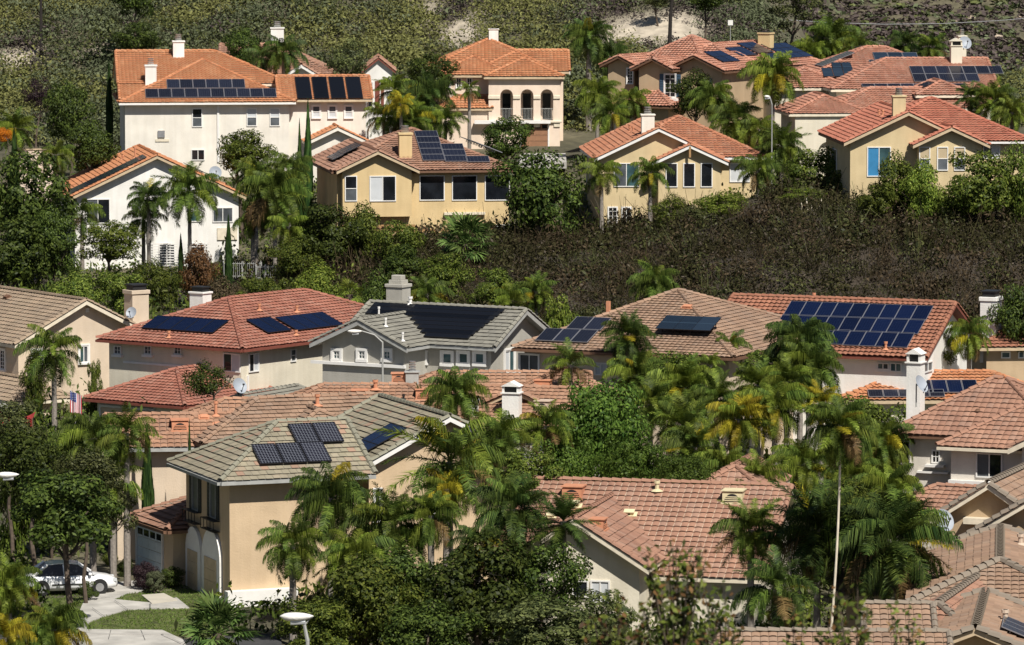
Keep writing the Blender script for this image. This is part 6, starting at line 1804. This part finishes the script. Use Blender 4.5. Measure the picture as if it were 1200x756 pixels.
# red fabric canopy below the beige house
a, b = at(-4, 492, 243), at(38, 488, 243); e = tag(empty('red_canopy', (a.x, 243, ground(a.x, 243))), 'red fabric canopy below the beige house at the left edge', 'canopy'); mb = MB(); n = 10; z0 = a.z - ground(a.x, 243)
for i in range(n):
    t0, t1 = i / n, (i + 1) / n; L = b.x - a.x; s0, s1 = -.35 * math.sin(math.pi * t0) ** .8 if t0 > 0 else 0, -.35 * math.sin(math.pi * t1) ** .8 if t1 < 1 else 0
    mb.prism([(L * t0, 0, z0 + s0), (L * t1, 0, z0 + s1), (L * t1, 0, z0 + s1 - .28), (L * t0, 0, z0 + s0 - .28)], (0, .03, 0)); mb.prism([(L * t0, 0, z0 + s0), (L * t1, 0, z0 + s1), (L * t1, 1.6, z0 + s1 + .25), (L * t0, 1.6, z0 + s0 + .25)], (0, 0, .02))
mb.build('cloth', plain('red_cloth', (.36, .035, .03), .8), e); mb = MB()
for x in (0, b.x - a.x): mb.tube([(x, .0, -.3), (x, .0, z0 + .1)], .035, 6)
mb.build('post', M['trim_brown'], e)
# pampas plumes
a = at(951, 243, 318); g0 = ground(a.x, a.y); e = tag(empty('pampas_grass', (a.x, a.y, g0)), 'pale pampas plumes at the edge of the dark brush', 'plant')
for i in range(5):
    mb = MB(); x = (i - 2) * .28; h = a.z - g0 + .3 * math.sin(i * 2.); mb.tube([(x * .4, 0, 0), (x, 0, h - .7)], .015, 4); mb.tube([(x, 0, h - .75), (x * 1.1, 0, h - .3), (x * 1.25, 0, h + .35)], [.04, .11, .01], 6); mb.build('plume', M['trim_cream'], e)
# bare trunks on the hill
def bare(px, pyt, pyb, Y, r, label, lean=0, name='bare_tree'):
    b = at(px, pyb, Y); t = at(px + lean, pyt, Y); e = tag(empty(name, (b.x, Y, b.z - 1.5)), label, 'tree'); h = t.z - b.z + 1.5; l = t.x - b.x
    mb = MB(); mb.tube([(0, 0, -1), (l * .3, 0, h * .5), (l, 0, h)], [r, r * .8, r * .5], 7); mb.build('trunk', M['bark_dark'], e)
    for k in range(5):
        z = h * (.55 + .09 * k); a = k * 2.1; mb = MB(); mb.tube([(l * z / h, 0, z), (l * z / h + math.cos(a) * .7, math.sin(a) * .5, z + .5)], [r * .3, r * .1], 5); mb.build('branch', M['bark_dark'], e)
bare(48, -25, 36, 425, .17, 'thin bare dark trunk on the hill at the left'); bare(784, -25, 40, 412, .2, 'leaning bare dark trunk on the sandy patch', lean=6)
tree(157, -8, 418, 26, 30, 'dark', 'dark pine at the top edge behind the white house')
tree(830, -2, 420, 26, 16, 'dark', 'dark tree on the hilltop above the tan house'); tree(770, 0, 430, 20, 10, 'olive', 'olive tree at the top edge above the sandy patch')
# sign and wire
a = at(856, 27, 409); e = tag(empty('road_sign', (a.x, a.y, a.z - 1.5)), 'small white sign on the hill path above the tan house', 'sign'); mb = MB(); mb.box(-.22, .22, -.03, .03, 1.3, 1.75); mb.build('sign_plate', M['w_bright'], e); mb = MB(); mb.tube([(0, .06, -1), (0, .06, 1.5)], .03, 6); mb.build('post', M['trim_grey'], e)
mb = MB(); P0, P1 = at(840, 17, 470), at(1300, 12, 470); mb.tube([P0 + (P1 - P0) * t + Vector((0, 0, -1.2 * math.sin(math.pi * t))) for t in np.linspace(-.3, 1.3, 12)], .035, 4); o = mb.build('power_line', M['metal']); tag(o, 'thin power line crossing the far slope at the top right', 'cable')

# ------------------------------------------------------------------ nearby twigs rising into the bottom of the frame
def twig_tree(px, pyt, Y, w, label, seed, n=26):
    rnd = random.Random(seed); t = at(px, pyt, Y); g = ground(t.x, Y); e = tag(empty('leafy_shoots', (t.x, Y, g)), label, 'tree'); H = t.z - g
    mb = MB(); mb.tube([(0, 0, -.3), (.1, 0, H * .5), (0, 0, H * .88)], [.12, .08, .03], 7); tr = []
    C, N = [], []
    for k in range(n):
        a = rnd.uniform(0, 6.28); zz = H - rnd.uniform(.3, 1.6); s = rnd.uniform(.2, 1) * w; L = rnd.uniform(.5, 1.1) * (1 if k else 1.2)
        p0 = Vector((math.cos(a) * s * .15, math.sin(a) * s * .15, zz - .8)); p1 = Vector((math.cos(a) * s, math.sin(a) * s, min(H, zz + L * .5)))
        if k == 0: p1 = Vector((0, 0, H))
        mid = (p0 + p1) * .5 + Vector((0, 0, -.06)); mb.tube([p0, mid, p1], [.014, .01, .004], 4)
        for q in range(42):
            u = rnd.uniform(.25, 1.03); p = p0.lerp(p1, u) + Vector((rnd.uniform(-.07, .07), rnd.uniform(-.07, .07), rnd.uniform(-.06, .06))); C.append(p); N.append((rnd.uniform(-1, 1), rnd.uniform(-1, .4), rnd.uniform(0, 1.2)))
    mb.build('branches', M['bark'], e); r = np.random.default_rng(seed); V, Fq = cards(np.array(C), np.array(N), r.uniform(.07, .13, len(C)), r.uniform(.04, .07, len(C)), r)
    mi = r.choice([0, 0, 0, 1, 2], len(C)); link('crown', mesh_from('crown', V, Fq, [G['citrus'], G['olive'], G['rust']], mi), e)
twig_tree(792, 645, 52, .55, 'blurred near shoots before the pink roof', 1, 24); twig_tree(850, 690, 54, .6, 'blurred near shoots right of the tallest ones', 2, 20)
twig_tree(1005, 690, 52, .5, 'blurred near shoots below the dark palm', 3, 20); twig_tree(930, 715, 56, .6, 'blurred low shoots at the bottom between two taller clumps', 4, 20)
twig_tree(725, 700, 55, .5, 'blurred near shoots left of the tallest ones', 5, 16); twig_tree(1065, 712, 55, .35, 'blurred shoots before the tan foreground roof', 6, 12)
